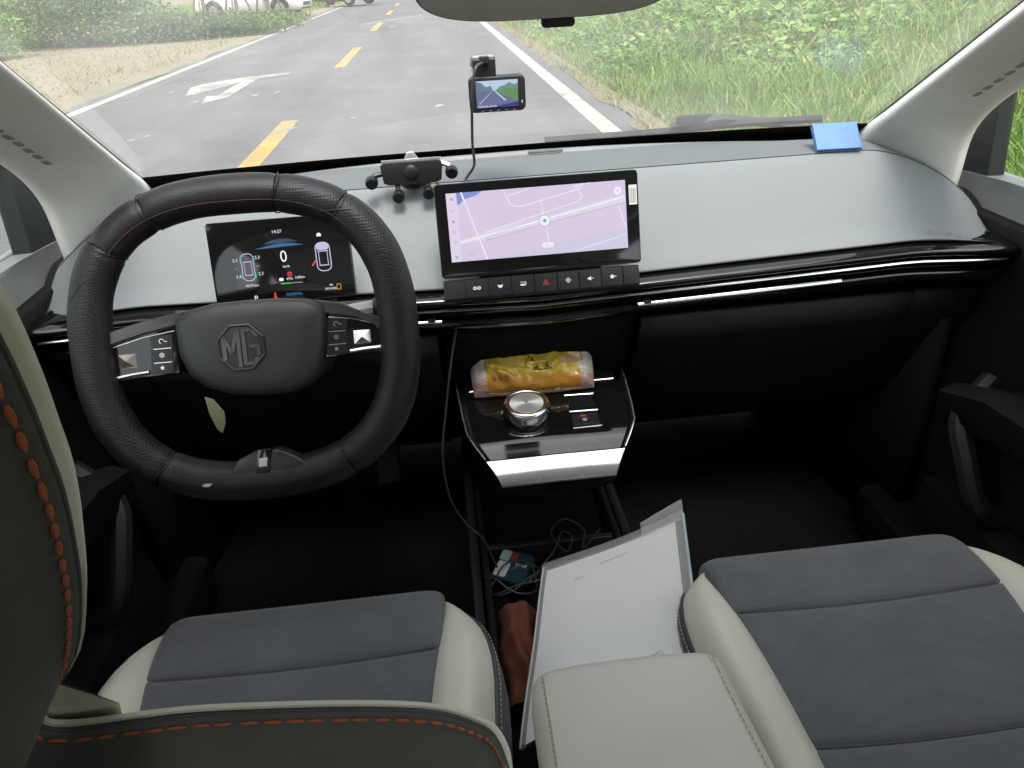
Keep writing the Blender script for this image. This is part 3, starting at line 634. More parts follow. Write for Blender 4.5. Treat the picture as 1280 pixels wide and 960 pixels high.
# ------------------------------------------------------------------ dashboard
dash = thing('dashboard', 'wide light grey dashboard with glossy black trim strips', 'dashboard', (0, 1.2, .45))
def dprof(X):
    a = abs(X); e = sstep(.56, .73, a); dr = .075 * max(0, (a - .56) / .17) ** 2
    pull = .045 * e
    y0 = 1.50 - .15 * (a / .632) ** 2.2
    lf = .004 + .023 * a / .73
    top = [(y0 - .004, 1.000 + .018 * min(1, a / .63) ** 2 - dr), (min(1.42, y0 - .05), 1.018 - dr), (1.30 - .02 * e, 1.031 - dr), (1.225 - pull, 1.0315 - dr), (1.208 - pull, 1.0285 - dr)]
    fas = [(1.207 - pull, 1.0275 - dr), (1.190 - pull, 1.0195 - dr * .98), (1.16 - pull, .998 - dr * .9), (1.12 - pull, .966 - dr * .75), (1.085 - pull, .938 - dr * .55), (1.068 - pull * .9, .922 - dr * .4 + lf * .4), (1.054 - pull * .7, .908 - dr * .25 + lf * .85), (1.050 - pull * .6, .902 - dr * .2 + lf), (1.056 - pull * .5, .8985 - dr * .2 + lf), (1.09 - pull * .5, .8985 - dr * .2 + lf)]
    return top, fas
XS = [-.728 + 1.456 * i / 64 for i in range(65)]
top_rows = []; fas_rows = []
for X in XS:
    tp, fs = dprof(X); top_rows.append([(X, y, z) for y, z in tp]); fas_rows.append([(X, y, z) for y, z in fs])
def smoothrows(rows, n=4): return [spline(r_, n) for r_ in rows]
part('top_pad', B().loft(smoothrows(top_rows, 3)), M_top, dash, angle=60)
fa = part('fascia', B().loft(smoothrows(fas_rows, 4)), M_fascia, dash, angle=60)
# defroster strip, dimpled, and the small sensor slot
part('defroster_strip', B().loft([[(X, 1.50 - .15 * (abs(X) / .632) ** 2.2 - o_, 1.0215 - .004 * (o_ < .05)) for o_ in (.045, .075, .105)] for X in [-.5 + i * .025 for i in range(41)]]), mat('defroster_grey', (.23, .24, .25), .7, grain=260, gstr=1.0, gdist=.002), dash, solid=.004)
part('sunlight_sensor', B().prism(rrect(-.032, -.006, .032, .006, .005), 0, .004), M_top, dash, Matrix.Translation((.06, 1.385, 1.0255)), bevel=.001)
# end caps that close the dash against the doors
for sg in (-1, 1):
    tp, fs = dprof(.728)
    ol = [(y, z) for y, z in tp + fs] + [(1.10, .84), (1.2, .70), (1.42, .70), (1.42, .9)]
    part('end_cap', B().prism(ol, 0, .012), M_doordark, dash, Matrix(((0, 0, sg, sg * .728), (1, 0, 0, 0), (0, 1, 0, 0), (0, 0, 0, 1))), bevel=0)
# glossy trim under the fascia: a rounded upper rail, vent slot, lower rail
def xrail(name, x0, x1, prof, m, pull=True, **kw):
    rows = []
    k = max(2, int((x1 - x0) / .03))
    for i in range(k + 1):
        X = x0 + (x1 - x0) * i / k; e = sstep(.56, .73, abs(X)) if pull else 0
        rows.append([(X, y - .022 * e, z - .004 * e + .004 + .023 * abs(X) / .73) for y, z in prof])
    b_ = B().loft(rows, closed=True); n_ = len(prof); b_.f += [tuple(range(n_)), tuple(len(b_.v) - n_ + i for i in range(n_))]
    return part(name, b_, m, dash, **kw)
rail = [(1.085, .8962), (1.058, .8962), (1.036, .8945), (1.0285, .8915), (1.0265, .887), (1.030, .882), (1.040, .8775), (1.085, .876)]
xrail('upper_trim_rail', -.722, .722, rail, M_gloss, angle=60)
rail2 = [(1.085, .8690), (1.053, .8690), (1.045, .867), (1.0425, .8645), (1.047, .859), (1.054, .8555), (1.085, .855)]
xrail('middle_trim_rail', -.72, .72, rail2, M_gloss, angle=60)
xrail('lower_trim_rail', -.72, .72, [(1.09, .850), (1.058, .850), (1.052, .846), (1.052, .838), (1.06, .828), (1.09, .826)], M_gloss, angle=60)
xrail('vent_recess', -.715, .715, [(1.10, .897), (1.088, .897), (1.088, .826), (1.10, .826)], M_blackdeep)
for x0, x1, y, z in ((.150, .716, 1.044, .8712), (-.716, -.150, 1.044, .8712), (-.15, .15, 1.045, .8712), (.150, .47, 1.0485, .8518), (-.47, -.15, 1.0485, .8518)):
    xrail('chrome_strip', x0, x1, [(y - .008, z - .0010), (y - .0076, z + .0002), (y - .0050, z + .0026), (y + .012, z + .0028), (y + .012, z - .0012)], M_chrome)
for X in (-.62, -.45, -.3, -.18, .17, .34, .52, .66):
    part('vent_vane', B().box((X, 1.075, .8775 + .023 * abs(X) / .73), (.004, .018, .048)), M_black, dash)
for X in (.165, -.165):
    part('vent_tab', B().box((X, 1.047, .862), (.012, .012, .010)), M_black, dash, bevel=.002)
# lower panels: glove box in front of the passenger, knee panel under the wheel, centre stack
def lower(name, x0, x1, off=0.0, m=M_blackdeep):
    pr = [(1.062, .834), (1.075, .79), (1.115, .72), (1.165, .62), (1.22, .545), (1.34, .50), (1.50, .48)]
    return part(name, B().loft([[(x0 + (x1 - x0) * i / 8, y + off, z) for y, z in pr] for i in range(9)]), m, dash, angle=60, solid=.01)
lower('glove_box', .16, .60); lower('side_panel', .606, .722, .004); lower('knee_panel', -.60, -.16); lower('side_panel', -.722, -.606, .004)
lower('centre_stack', -.155, .155, .02)
part('glove_box_latch', B().prism(rrect(-.04, -.012, .04, .012, .008), 0, .006), M_black, dash, frame((.38, 1.088, .765), -28), bevel=.002)
M_emboss = mat('embossed_grey', (.12, .128, .132), .6)
for k, ch in enumerate('AIRBAG'):
    X = .612 + k * .0135; fs = dprof(X)[1]; (ya, za), (yb, zb) = fs[4], fs[6]
    text('embossed_letter', ch, .0115, M_emboss, fa, frame((X, (ya + yb) / 2, (za + zb) / 2), math.degrees(math.atan2(ya - yb, za - zb))), z=.0022, sx=1.25)

# ------------------------------------------------------------------ centre display
scr = thing('centre_screen', 'wide tablet style screen showing a pale map, set on the dashboard', 'screen', (0, 1.05, .93))
MS = frame((.001, 1.028, 1.004), 17.5)
part('housing', B().prism(rrect(-.1435, -.066, .1435, .064, .006), -.020, -.0005), M_black, scr, MS, bevel=.003)
part('cover_glass', B().prism(rrect(-.1425, -.0625, .1425, .0630, .005), -.0004, .001), M_gloss, scr, MS, bevel=.0006)
part('stem', B().box((0, -.04, -.045), (.18, .09, .05)), M_black, scr, MS, bevel=.01)
AX0, AX1, AY0, AY1 = -.1275, .1245, -.0435, .0505
disp = part('display', B().rect(AX0, AY0, AX1, AY1, .0013), emit('map_lilac', (.66, .57, .74), 1.0), scr, MS, smooth=False)
E_w = emit('map_white', (.88, .84, .92), 1.0); E_l = emit('map_grey_line', (.42, .38, .47), 1.0); E_b = emit('map_blue', (.20, .28, .62), 1.0); E_p = emit('map_pale', (.60, .57, .74), 1.0); E_d = emit('map_dark', (.10, .09, .13), 1.0); E_t = emit('map_teal', (.03, .30, .32), 1.0)
E_s = emit('map_sidebar', (.72, .64, .80), 1.0); E_cor = emit('map_corridor', (.71, .66, .79), 1.0)
def mp(u, v): return (AX0 + (AX1 - AX0) * u, AY1 - (AY1 - AY0) * v)
def dpart(name, fn, m, z): b_ = B(); fn(b_); return part(name, b_, m, disp, MS @ Matrix.Translation((0, 0, z)), smooth=False)
dpart('park_area', lambda q: q.poly([mp(.09, .99), mp(.22, .99), mp(.99, .70), mp(.99, .98)]), E_p, .0015)
dpart('lake', lambda q: q.poly([mp(.045, .0), mp(.20, .0), mp(.16, .06), mp(.10, .10), mp(.07, .17), mp(.05, .16)]), E_b, .0016)
dpart('highway', lambda q: (q.poly([mp(.06, .76), mp(.06, .68), mp(.5, .44), mp(.995, .17), mp(.995, .32), mp(.5, .55), mp(.2, .71)])), E_cor, .0017)
dpart('street', lambda q: (q.line([mp(.085, .0), mp(.20, .99)], .0022), q.line([mp(.32, .02), mp(.35, .22), mp(.38, .26), mp(.42, .26), mp(.74, .08), mp(.76, .0)], .0012), q.line([mp(.72, .02), mp(.755, .2), mp(.73, .26), mp(.2, .60)], .0010), q.line([mp(.34, .1), mp(.46, .02)], .001), q.line([mp(.71, .04), mp(.8, .0)], .001), q.line([mp(.52, .2), mp(.55, .75), mp(.55, .86)], .0010), q.line([mp(.955, .36), mp(.995, .72)], .001), q.line([mp(.70, .98), mp(.99, .80)], .0008), q.line([mp(.06, .72), mp(.5, .50), mp(.99, .245)], .0022)), E_w, .0019)
dpart('street_edge', lambda q: (q.line([mp(.20, .68), mp(.5, .455), mp(.99, .19)], .0005), q.line([mp(.20, .72), mp(.5, .56), mp(.99, .33)], .0005), q.line([mp(.10, .14), mp(.205, .97)], .0004)), E_l, .0020)
dpart('sidebar', lambda q: q.rect(*mp(.0, 1.0), *mp(.058, .0)), E_s, .0021)
ib = B()
for k, v_ in enumerate((.09, .25, .41, .56, .71, .93)):
    x, y = mp(.03, v_); 
    if k in (0, 2, 5): ib.rect(x - .002, y - .0017, x + .002, y + .0017)
    elif k == 1: ib.line([(x - .002, y + .0015), (x, y - .001), (x + .002, y - .0015)], .0009)
    else: ib.ring((x, y), .0014, .0021, n=12)
part('app_icon', ib, E_l, disp, MS @ Matrix.Translation((0, 0, .0023)), smooth=False)
dpart('position_ring', lambda q: q.disc(mp(.535, .50), .0085, 0, 28), E_w, .0022)
dpart('position_ring', lambda q: q.ring(mp(.535, .50), .0075, .0082, 0, 28), E_t, .0024)
dpart('position_arrow', lambda q: q.poly([(mp(.535, .5)[0] + a_, mp(.535, .5)[1] + b_) for a_, b_ in ((-.0035, .0), (.003, .003), (.0015, 0), (.003, -.003))]), E_t, .0025)
dpart('scale_tag', lambda q: q.poly([(mp(.545, .86)[0] + a_, mp(.545, .86)[1] + b_) for a_, b_ in rrect(-.008, -.0035, .008, .0035, .003)]), E_w, .0022)
dpart('sound_button', lambda q: q.disc(mp(.955, .15), .0055, 0, 20), E_w, .0022)
text('sound_icon', '<', .006, E_d, disp, MS, mp(.955, .15), .0026)
text('map_writing', '175 m', .0042, E_l, disp, MS, mp(.545, .865), .0026)
text('map_writing', 'S356', .0042, E_l, disp, MS, mp(.215, .70), .0026)
text('map_writing', 'Mon', .0038, E_l, disp, MS, mp(.115, .90), .0026)
# barcode label stuck on the right of the bezel
bs = part('barcode_sticker', B().rect(.1290, .016, .1405, .043, .0016), flat('sticker_white', (.6, .6, .6)), scr, MS, smooth=False)
bb = B()
x = .1302
while x < .1393:
    wd = random.choice((.0003, .0005)); bb.rect(x, .0185, x + wd, .0385, .0019); x += wd + random.choice((.0008, .0012))
part('bar_code', bb, flat('ink', (.06, .06, .06)), bs, MS, smooth=False)
# key bar under the glass
MK = frame((.0, 1.004, .925), 26)
part('key_bar_base', B().prism(rrect(-.1415, -.0150, .1415, .0145, .003), -.03, -.003), M_black, scr, MK, bevel=.002)
icons = ['fan', 'demist', 'screen', 'hazard', 'home', 'mute', 'star']
edges = [-.140, -.1115, -.0775, -.0450, -.0120, .0205, .0525, .0845, .1160, .140]
M_key = mat('key_black', (.016, .0165, .017), .35, spec=.35)
for i in range(9):
    x0, x1 = edges[i] + .0005, edges[i + 1] - .0005; cx = (x0 + x1) / 2
    ky = part('key', B().prism(rrect(x0, -.0130, x1, .0130, .0015), -.003, .0015), M_key, scr, MK, bevel=.0008)
    if 0 < i < 8:
        q = B(); kind_ = icons[i - 1]; z = .002
        if kind_ == 'fan': q.ring((cx - .003, 0), .0012, .0026, z, 12); q.ring((cx + .003, 0), .0012, .0026, z, 12); q.rect(cx - .001, -.0005, cx + .001, .0005, z)
        elif kind_ == 'demist': q.poly([(cx - .004, .0025), (cx - .003, -.001), (cx, -.003), (cx + .003, -.001), (cx + .004, .0025), (cx, .0012)], z)
        elif kind_ == 'screen': q.rect(cx - .004, -.002, cx + .003, .0005, z); q.line([(cx - .004, .003), (cx + .004, .003), (cx + .004, -.001)], .0009, z)
        elif kind_ == 'hazard': q.line([(cx - .004, -.003), (cx + .004, -.003), (cx, .0042), (cx - .004, -.003)], .0009, z); q.line([(cx - .0018, -.0018), (cx + .0018, -.0018), (cx, .0015), (cx - .0018, -.0018)], .0006, z)
        elif kind_ == 'home': q.line([(cx - .004, 0), (cx, .0035), (cx + .004, 0)], .0008, z); q.ring((cx, -.001), .0012, .0022, z, 12)
        elif kind_ == 'mute': q.poly([(cx - .004, -.001), (cx - .002, -.001), (cx + .001, -.003), (cx + .001, .003), (cx - .002, .001), (cx - .004, .001)], z); q.line([(cx + .002, 0), (cx + .0045, 0)], .0007, z)
        else:
            q.poly([((cx + (.0037 if k % 2 == 0 else .0017) * math.sin(k * math.pi / 5)), (.0037 if k % 2 == 0 else .0017) * math.cos(k * math.pi / 5)) for k in range(10)], z); q.line([(cx + .003, 0), (cx + .006, 0)], .0007, z)
        part('icon', q, flat('hazard_red', (.4, .05, .03)) if kind_ == 'hazard' else M_mark, ky, MK, smooth=False)

# ------------------------------------------------------------------ driver's instrument display
clu = thing('instrument_display', 'black driver display with a glowing zero speed, seen through the wheel', 'display', (-.355, 1.05, .93))
MC = frame((-.357, 1.006, .9895), 17.5)
part('housing', B().prism(rrect(-.094, -.058, .094, .056, .004), -.018, -.0006), M_black, clu, MC, bevel=.002)
cg = part('cover_glass', B().prism(rrect(-.0935, -.0575, .0935, .0555, .004), -.0005, .001), M_gloss, clu, MC, bevel=.0005)
part('hood_stem', B().box((0, -.035, -.04), (.12, .07, .045)), M_black, clu, MC, bevel=.008)
W1 = emit('readout_white', (.9, .9, .95), 1.0); WG = emit('readout_grey', (.4, .42, .45), .8); TQ = emit('readout_teal', (.12, .55, .6), .8); BL = emit('readout_blue', (.03, .26, .6), .8); GR = emit('readout_green', (.08, .6, .07), .9); AM = emit('readout_amber', (.75, .4, .04), .8); LV = emit('readout_lilac', (.62, .58, .85), .85); NV = emit('readout_navy', (.004, .02, .05), .6)
def ct(s, size, xy, m=W1, **k): return text('readout', s, size, m, clu, MC, xy, .0018, **k)
ct('14:27', .0062, (-.001, .038)); ct('0', .022, (.004, .004), sx=.9); ct('km/h', .0048, (.006, -.009))
ct('2.3', .0058, (-.061, .004)); ct('2.3', .0058, (-.031, .006)); ct('bar', .0035, (-.060, -.007), WG); ct('bar', .0035, (-.031, -.005), WG); ct('2.4', .0058, (-.059, -.018)); ct('2.3', .0058, (-.029, -.016)); ct('46574 km', .0044, (-.043, -.031))
ct('47%', .0050, (.008, -.026)); ct('160km', .0050, (.022, -.025)); ct('P', .0105, (-.040, -.049)); ct('NORMAL', .0055, (.012, -.047), BL); ct('0%', .0042, (.063, -.039)); ct('POWER', .0045, (.062, -.044))
def cp(name, fn, m, z=.0015): q = B(); fn(q); return part(name, q, m, clu, MC @ Matrix.Translation((0, 0, z)), smooth=False)
cp('glow_band', lambda q: q.poly([(-.034, .0165), (-.014, .0205), (.002, .0225), (.018, .0215), (.033, .0185)]), emit('glow_a', (.02, .2, .42), .6), .0013)
cp('glow_band', lambda q: q.poly([(-.022, .0225), (-.008, .0275), (.003, .0285), (.014, .0275), (.026, .0235), (.002, .0226)]), emit('glow_b', (.01, .08, .18), .5), .0013)
def carplan(q, cx, cy, w_, h_, t_):
    o_ = rrect(cx - w_ / 2, cy - h_ / 2, cx + w_ / 2, cy + h_ / 2, w_ * .38, 4); q.line(o_ + [o_[0]], t_)
    q.line([(cx - w_ * .36, cy + h_ * .2), (cx + w_ * .36, cy + h_ * .2)], t_); q.line([(cx - w_ * .33, cy - h_ * .3), (cx + w_ * .33, cy - h_ * .3)], t_); q.line([(cx - w_ * .3, cy + h_ * .18), (cx - w_ * .3, cy - h_ * .28)], t_ * .7); q.line([(cx + w_ * .3, cy + h_ * .18), (cx + w_ * .3, cy - h_ * .28)], t_ * .7)
cp('car_diagram', lambda q: carplan(q, -.045, -.006, .016, .036, .0011), LV, .0015)
cp('tyre_bar', lambda q: [q.rect(x_ - .0012, y_ - .004, x_ + .0012, y_ + .004) for x_ in (-.0535, -.0365) for y_ in (.004, -.017)], TQ, .0018)
cp('car_diagram', lambda q: carplan(q, .057, .000, .019, .038, .0014), LV, .0015)
cp('car_bonnet', lambda q: q.poly(rrect(.0485, .009, .0655, .0185, .004)), LV, .0017)
cp('open_door', lambda q: q.poly([(.0470, -.002), (.0478, -.004), (.0415, -.012), (.0400, -.0105)]), emit('door_red', (.8, .08, .1), .9), .0019)
cp('brake_warning', lambda q: q.ring((.009, -.0195), .0014, .0032, 0, 16), M_red, .0018)
cp('charge_bar', lambda q: q.rect(-.0045, -.0325, .0095, -.0308), GR, .0018)
cp('charge_bar', lambda q: q.rect(.0100, -.0322, .0250, -.0312), WG, .0018)
cp('belt_warning', lambda q: (q.disc((-.014, -.0445), .0016, 0, 10), q.poly([(-.0165, -.051), (-.0115, -.051), (-.013, -.0465), (-.015, -.0465)])), M_red, .0018)
cp('charge_plug', lambda q: q.poly([(-.003 + a_, -.026 + b_) for a_, b_ in rrect(-.003, -.002, .003, .002, .001)]), W1, .0018)
cp('headlight_icon', lambda q: (q.disc((.0545, .030), .003, 0, 12, .0022), q.rect(.051, .0275, .058, .0285)), W1, .0018)
cp('ready_icon', lambda q: q.line([(.0705, -.0455), (.0755, -.0455), (.0755, -.0385), (.0705, -.0385), (.0705, -.0455)], .0009), AM, .0018)
# ------------------------------------------------------------------ steering wheel
WC = (-.3680, .8175, .9645)
whl = thing('steering_wheel', 'flat bottomed black steering wheel with a stitched leather cover', 'steering wheel', WC)
MW = frame(WC, 25)
def wp(x, y):
    """drawing sheet of the wheel face (1 unit = 0.926 mm, centre 306,418) to wheel plane"""
    dx, dy = (x - 310) * .000926, (y - 416) * .000926
    return (dx * .997 - dy * .078, -dx * .078 - dy * .997)
def rimpt(a, k=1.0):
    c, s = math.cos(a), math.sin(a); e = 2 / 2.55
    y_ = (.1630 if s > 0 else .1690) * k * math.copysign(abs(s) ** e, s)
    return Vector((.1735 * k * math.copysign(abs(c) ** e, c), y_, .0 + .004 * math.cos(2 * a)))
def rimseg(name, a0, a1, m, dr=0.0):
    n_ = max(8, int((a1 - a0) / 2.5)); pts = []; rr = []
    for i in range(n_ + 1):
        a = R(a0 + (a1 - a0) * i / n_); pts.append(rimpt(a)); 
        e = min(1, .93 + .07 * math.sqrt(min(1, min(i, n_ - i) / 1.2)))
        rr.append((.0226 + dr + .0003 * math.sin(a * 17) * math.sin(a * 5)) * e)
    return part(name, B().tube(pts, rr, 22, flat=1.0), m, whl, MW, angle=60)
segs = [('rim_cover', 78, 118, M_leather, 0), ('rim_cover', 118, 143, M_leather, -.0004), ('rim_grip', 143, 236, M_perf, .0004), ('rim_cover', 236, 300, M_leather, .0006), ('rim_grip', 300, 412, M_perf, .0004), ('rim_cover', 412, 438, M_perf, 0)]
for nm, a0, a1, m_, dr in segs: rimseg(nm, a0 + .2, a1 - .2, m_, dr)
for a in (118, 143, 236, 300, 52, 78):
    p = rimpt(R(a)); q_ = rimpt(R(a + 1)); tg = (q_ - p).normalized(); nr = Vector((tg.y, -tg.x, 0)); 
    pts = [p + (nr * math.cos(b_) + Vector((0, 0, 1)) * math.sin(b_)) * .0226 + tg * .004 * math.sin(b_ * 2 + a) for b_ in [2 * math.pi * i / 24 for i in range(24)]]
    part('seam', B().tube(pts, .0007, 6, closed=True), M_leather, whl, MW)
# long lacing around the inner face of the cover
pts = []
for i in range(220):
    a = 2 * math.pi * i / 220; p = rimpt(a); nr = p.normalized(); pts.append(p - nr * .0115 + Vector((0, 0, .0192 + .0003 * math.sin(i * 2.2))))
part('lacing', B().tube(pts, .0006, 5, closed=True), M_seam, whl, MW)
# creases where the cover bunches
for a0, a1, off in ((146, 170, .003), (60, 40, .004), (240, 262, .006), (285, 262, -.004)):
    pts = []
    for i in range(13):
        a = R(a0 + (a1 - a0) * i / 12); p = rimpt(a); nr = p.normalized(); ph = -.9 + 1.7 * i / 12
        pts.append(p + (nr * math.sin(ph) * .0223 + Vector((0, 0, math.cos(ph) * .0224))))
    part('crease', B().tube(pts, [.0003 + .0007 * math.sin(math.pi * i / 12) for i in range(13)], 6), M_leather, whl, MW)
part('cover_scar', B().poly([wp(254, 599), wp(260, 596.5), (wp(268, 597)), wp(263, 601), wp(258, 601)], .0236), M_stitchpale, whl, MW, smooth=False)
# hub: soft black pad with a raised rim line and emblem
hub_o = [wp(*p) for p in ((224, 398), (240, 384), (270, 376), (310, 372), (350, 370), (385, 371), (402, 377), (408, 388), (406, 430), (401, 458), (388, 476), (368, 487), (330, 491), (295, 490), (262, 481), (240, 465), (229, 440))]
def hubshape(z, k):
    cx = sum(p[0] for p in hub_o) / len(hub_o); cy = sum(p[1] for p in hub_o) / len(hub_o)
    return [(cx + (x - cx) * k, cy + (y - cy) * k, z) for x, y in hub_o]
hb = B().loft([hubshape(-.055, .92), hubshape(-.02, 1.0), hubshape(.004, 1.0), hubshape(.012, .985), hubshape(.017, .95), hubshape(.0205, .86), hubshape(.0225, .6), hubshape(.0232, .2)], closed=True)
hb.f.append(tuple(len(hb.v) - len(hub_o) + i for i in range(len(hub_o))))
hub = part('hub', hb, M_hub, whl, MW, angle=55)
ec = wp(308, 430); EM = MW @ Matrix.Translation((ec[0], ec[1], .0236))
oct_ = [(.0268 * math.cos(R(22.5 + 45 * k)), .0268 * math.sin(R(22.5 + 45 * k))) for k in range(8)]
M_emb = mat('emblem_dark_chrome', (.11, .11, .115), .3, metal=.7)
em = part('emblem', B().prism(oct_, -.002, .0006), M_hub, hub, EM, bevel=.0006)
q = B()
for k in range(8):
    a, b_ = Vector((*oct_[k], .0012)), Vector((*oct_[(k + 1) % 8], .0012)); q.tube([a, b_], .0013, 6)
part('emblem_ring', q, M_emb, hub, EM)
q = B()
def bar(pts, wd=.0042):
    for a, b_ in zip(pts[:-1], pts[1:]):
        d = Vector((b_[0] - a[0], b_[1] - a[1])); L_ = d.length; ang = math.atan2(d.y, d.x)
        q.box(((a[0] + b_[0]) / 2, (a[1] + b_[1]) / 2, .0008), (L_ + wd * .6, wd, .0024), Matrix.Rotation(ang, 3, 'Z'))
bar([(-.0185, -.0125), (-.0185, .012)]); bar([(-.0185, .0125), (-.0105, -.006)], .0038); bar([(-.0105, -.006), (-.0035, .0185)], .0038); bar([(-.0025, -.021), (-.0025, .0185)])
bar([(.0185, .0115), (.012, .0185), (.0045, .0185)], .0036); bar([(.0035, .0185), (.0035, -.0185)]); bar([(.0045, -.0195), (.0125, -.0185), (.0188, -.0115), (.0188, .0)], .0036); bar([(.0188, .0), (.0105, .0)], .0036)
part('emblem_letters', q, M_emb, hub, EM, smooth=False)
part('airbag_slit', B().box((*wp(371, 430), .0195), (.006, .0012, .002)), M_blackdeep, hub, MW)
# spokes: rim brackets, glossy switch pods
for sg, pod, br in ((-1, [(141, 424), (180, 411), (224, 400), (228, 462), (190, 467), (150, 474), (138, 468), (134, 440)], [(118, 428), (150, 408), (190, 395), (236, 385), (232, 402), (186, 413), (146, 427), (128, 460)]),
                    (1, [(404, 391), (440, 394), (468, 400), (480, 412), (484, 432), (478, 440), (440, 442), (402, 446)], [(392, 372), (425, 376), (458, 390), (482, 396), (500, 425), (486, 430), (478, 408), (444, 395), (404, 390)])):
    bk = part('spoke_bracket', B().prism([wp(*p) for p in br], -.022, .009), M_silver if False else mat('spoke_satin_grey', (.04, .04, .04), .3, metal=.2, coat=.2), whl, MW, bevel=.003)
    pd = part('switch_pod', B().prism([wp(*p) for p in pod], -.026, .004), M_gloss, whl, MW, bevel=.004)
    bx, by = (164, 446) if sg < 0 else (451, 419)
    pc = wp(bx, by); s_ = .0098
    pr = B().add([(pc[0] - s_, pc[1] - s_ * .8, .004), (pc[0] + s_, pc[1] - s_ * .8, .004), (pc[0] + s_, pc[1] + s_ * .8, .004), (pc[0] - s_, pc[1] + s_ * .8, .004), (pc[0], pc[1], .0095)], [(0, 1, 4), (1, 2, 4), (2, 3, 4), (3, 0, 4), (0, 3, 2, 1)])
    part('toggle_button', pr, mat('toggle_bronze_chrome', (.75, .68, .64), .22, metal=.95), pd, MW, smooth=False)
    part('bright_trim', B().tube([(*wp(*p), .0045) for p in (((146, 468), (170, 463), (190, 460)) if sg < 0 else ((436, 437), (455, 434), (474, 432)))], .0026, 8), M_chrome, pd, MW)
    part('pod_edge_line', B().tube([(*wp(*p), .0045) for p in (((148, 429), (185, 417), (222, 409)) if sg < 0 else ((410, 394), (440, 396), (466, 402), (472, 408)))], .0008, 6), M_silver, pd, MW)
    for k, yy in enumerate((-21, 0, 19)):
        kx, ky_ = (206, 440 + yy * .82 - 1) if sg < 0 else (419, 419 + yy * .78)
        kc = wp(kx, ky_); kb = part('pod_key', B().prism([(kc[0] + a_, kc[1] + b_) for a_, b_ in rrect(-.0125, -.0070, .0125, .0070, .002)], .0015, .0050), M_key, pd, MW, bevel=.0006)
        q = B(); z = .0054
        if k == 0: q.ring(kc, .0022, .003, z, 12, 20, 250); q.line([(kc[0] + .003, kc[1]), (kc[0] + .006, kc[1] - .001)], .0008, z)
        elif k == 1: q.ring(kc, .002, .0027, z, 12); q.rect(kc[0] - .0008, kc[1] - .0008, kc[0] + .0008, kc[1] + .0008, z)
        else: q.poly([((kc[0] + (.0030 if j % 2 == 0 else .0014) * math.sin(j * math.pi / 5)), kc[1] + (.0030 if j % 2 == 0 else .0014) * math.cos(j * math.pi / 5)) for j in range(10)], z)
        part('icon', q, M_mark if sg < 0 else M_markgrey, kb, MW, smooth=False)
        if k < 2: part('key_divider', B().rect(kc[0] - .010, kc[1] - .0088, kc[0] + .010, kc[1] - .0080, .0052), M_silver, pd, MW, smooth=False)
# lower spoke with its glossy slot and small badge
ls = part('lower_spoke', B().prism([wp(*p) for p in ((286, 586), (296, 570), (316, 560), (345, 557), (366, 566), (384, 578), (372, 592), (330, 596), (292, 594))], -.012, .016), mat('lower_spoke_black', (.02, .02, .021), .35), whl, MW, bevel=.004)
part('spoke_slot', B().prism([wp(*p) for p in ((321, 558), (338, 556), (335, 586), (318, 587))], .0, .0172), M_gloss, ls, MW, bevel=.0006)
part('spoke_badge', B().prism([wp(*p) for p in ((322.5, 568), (333, 567), (332, 578), (322, 579))], .0, .0182), mat('badge_silver', (.6, .6, .58), .4), ls, MW, bevel=.0004)
part('column_shroud', B().loft([[(.055 * c_, .05 * s_ - .02, z_) for c_, s_ in [(math.cos(2 * math.pi * i / 24), math.sin(2 * math.pi * i / 24)) for i in range(24)]] for z_ in (-.045, -.08, -.30)], closed=True), M_black, whl, MW, angle=60)
# stalks behind the wheel
stk = thing('column_stalk', 'grey stalk poking out behind the wheel towards the centre screen', 'stalk', (-.22, .90, .94))
part('lever', B().tube(spline([(-.33, .89, .945), (-.26, .885, .955), (-.215, .882, .958), (-.195, .880, .952)], 6), [.007, .007, .0075, .008, .008, .009, .0095, .010, .0105, .0105, .011, .0115, .012, .012, .0125, .0125, .0125, .012, .010], 10), mat('stalk_grey', (.35, .35, .34), .35), stk)
part('lever_ring', B().tube(spline([(-.228, .883, .958), (-.215, .882, .958)], 3), .0128, 12), M_black, stk)
stl = thing('column_stalk', 'grey stalk behind the wheel on the door side', 'stalk', (-.52, .90, .93))
part('lever', B().tube(spline([(-.42, .89, .93), (-.48, .885, .935), (-.52, .882, .935), (-.545, .88, .93)], 6), [.007] * 6 + [.009] * 6 + [.011] * 6 + [.009], 10), mat('stalk_dark_grey', (.2, .2, .2), .35), stl)
tg = thing('paper_tag', 'small cream tag hanging under the steering wheel hub', 'tag', (-.462, .885, .82))
part('tag_leaf', B().prism([(-.010, .030), (.000, .026), (.011, .008), (.010, -.008), (.004, -.022), (-.002, -.016), (-.008, .006)], 0, .0014), mat('tag_cream', (.62, .6, .38), .6), tg, frame((-.454, .885, .822), 12), bevel=.0004)
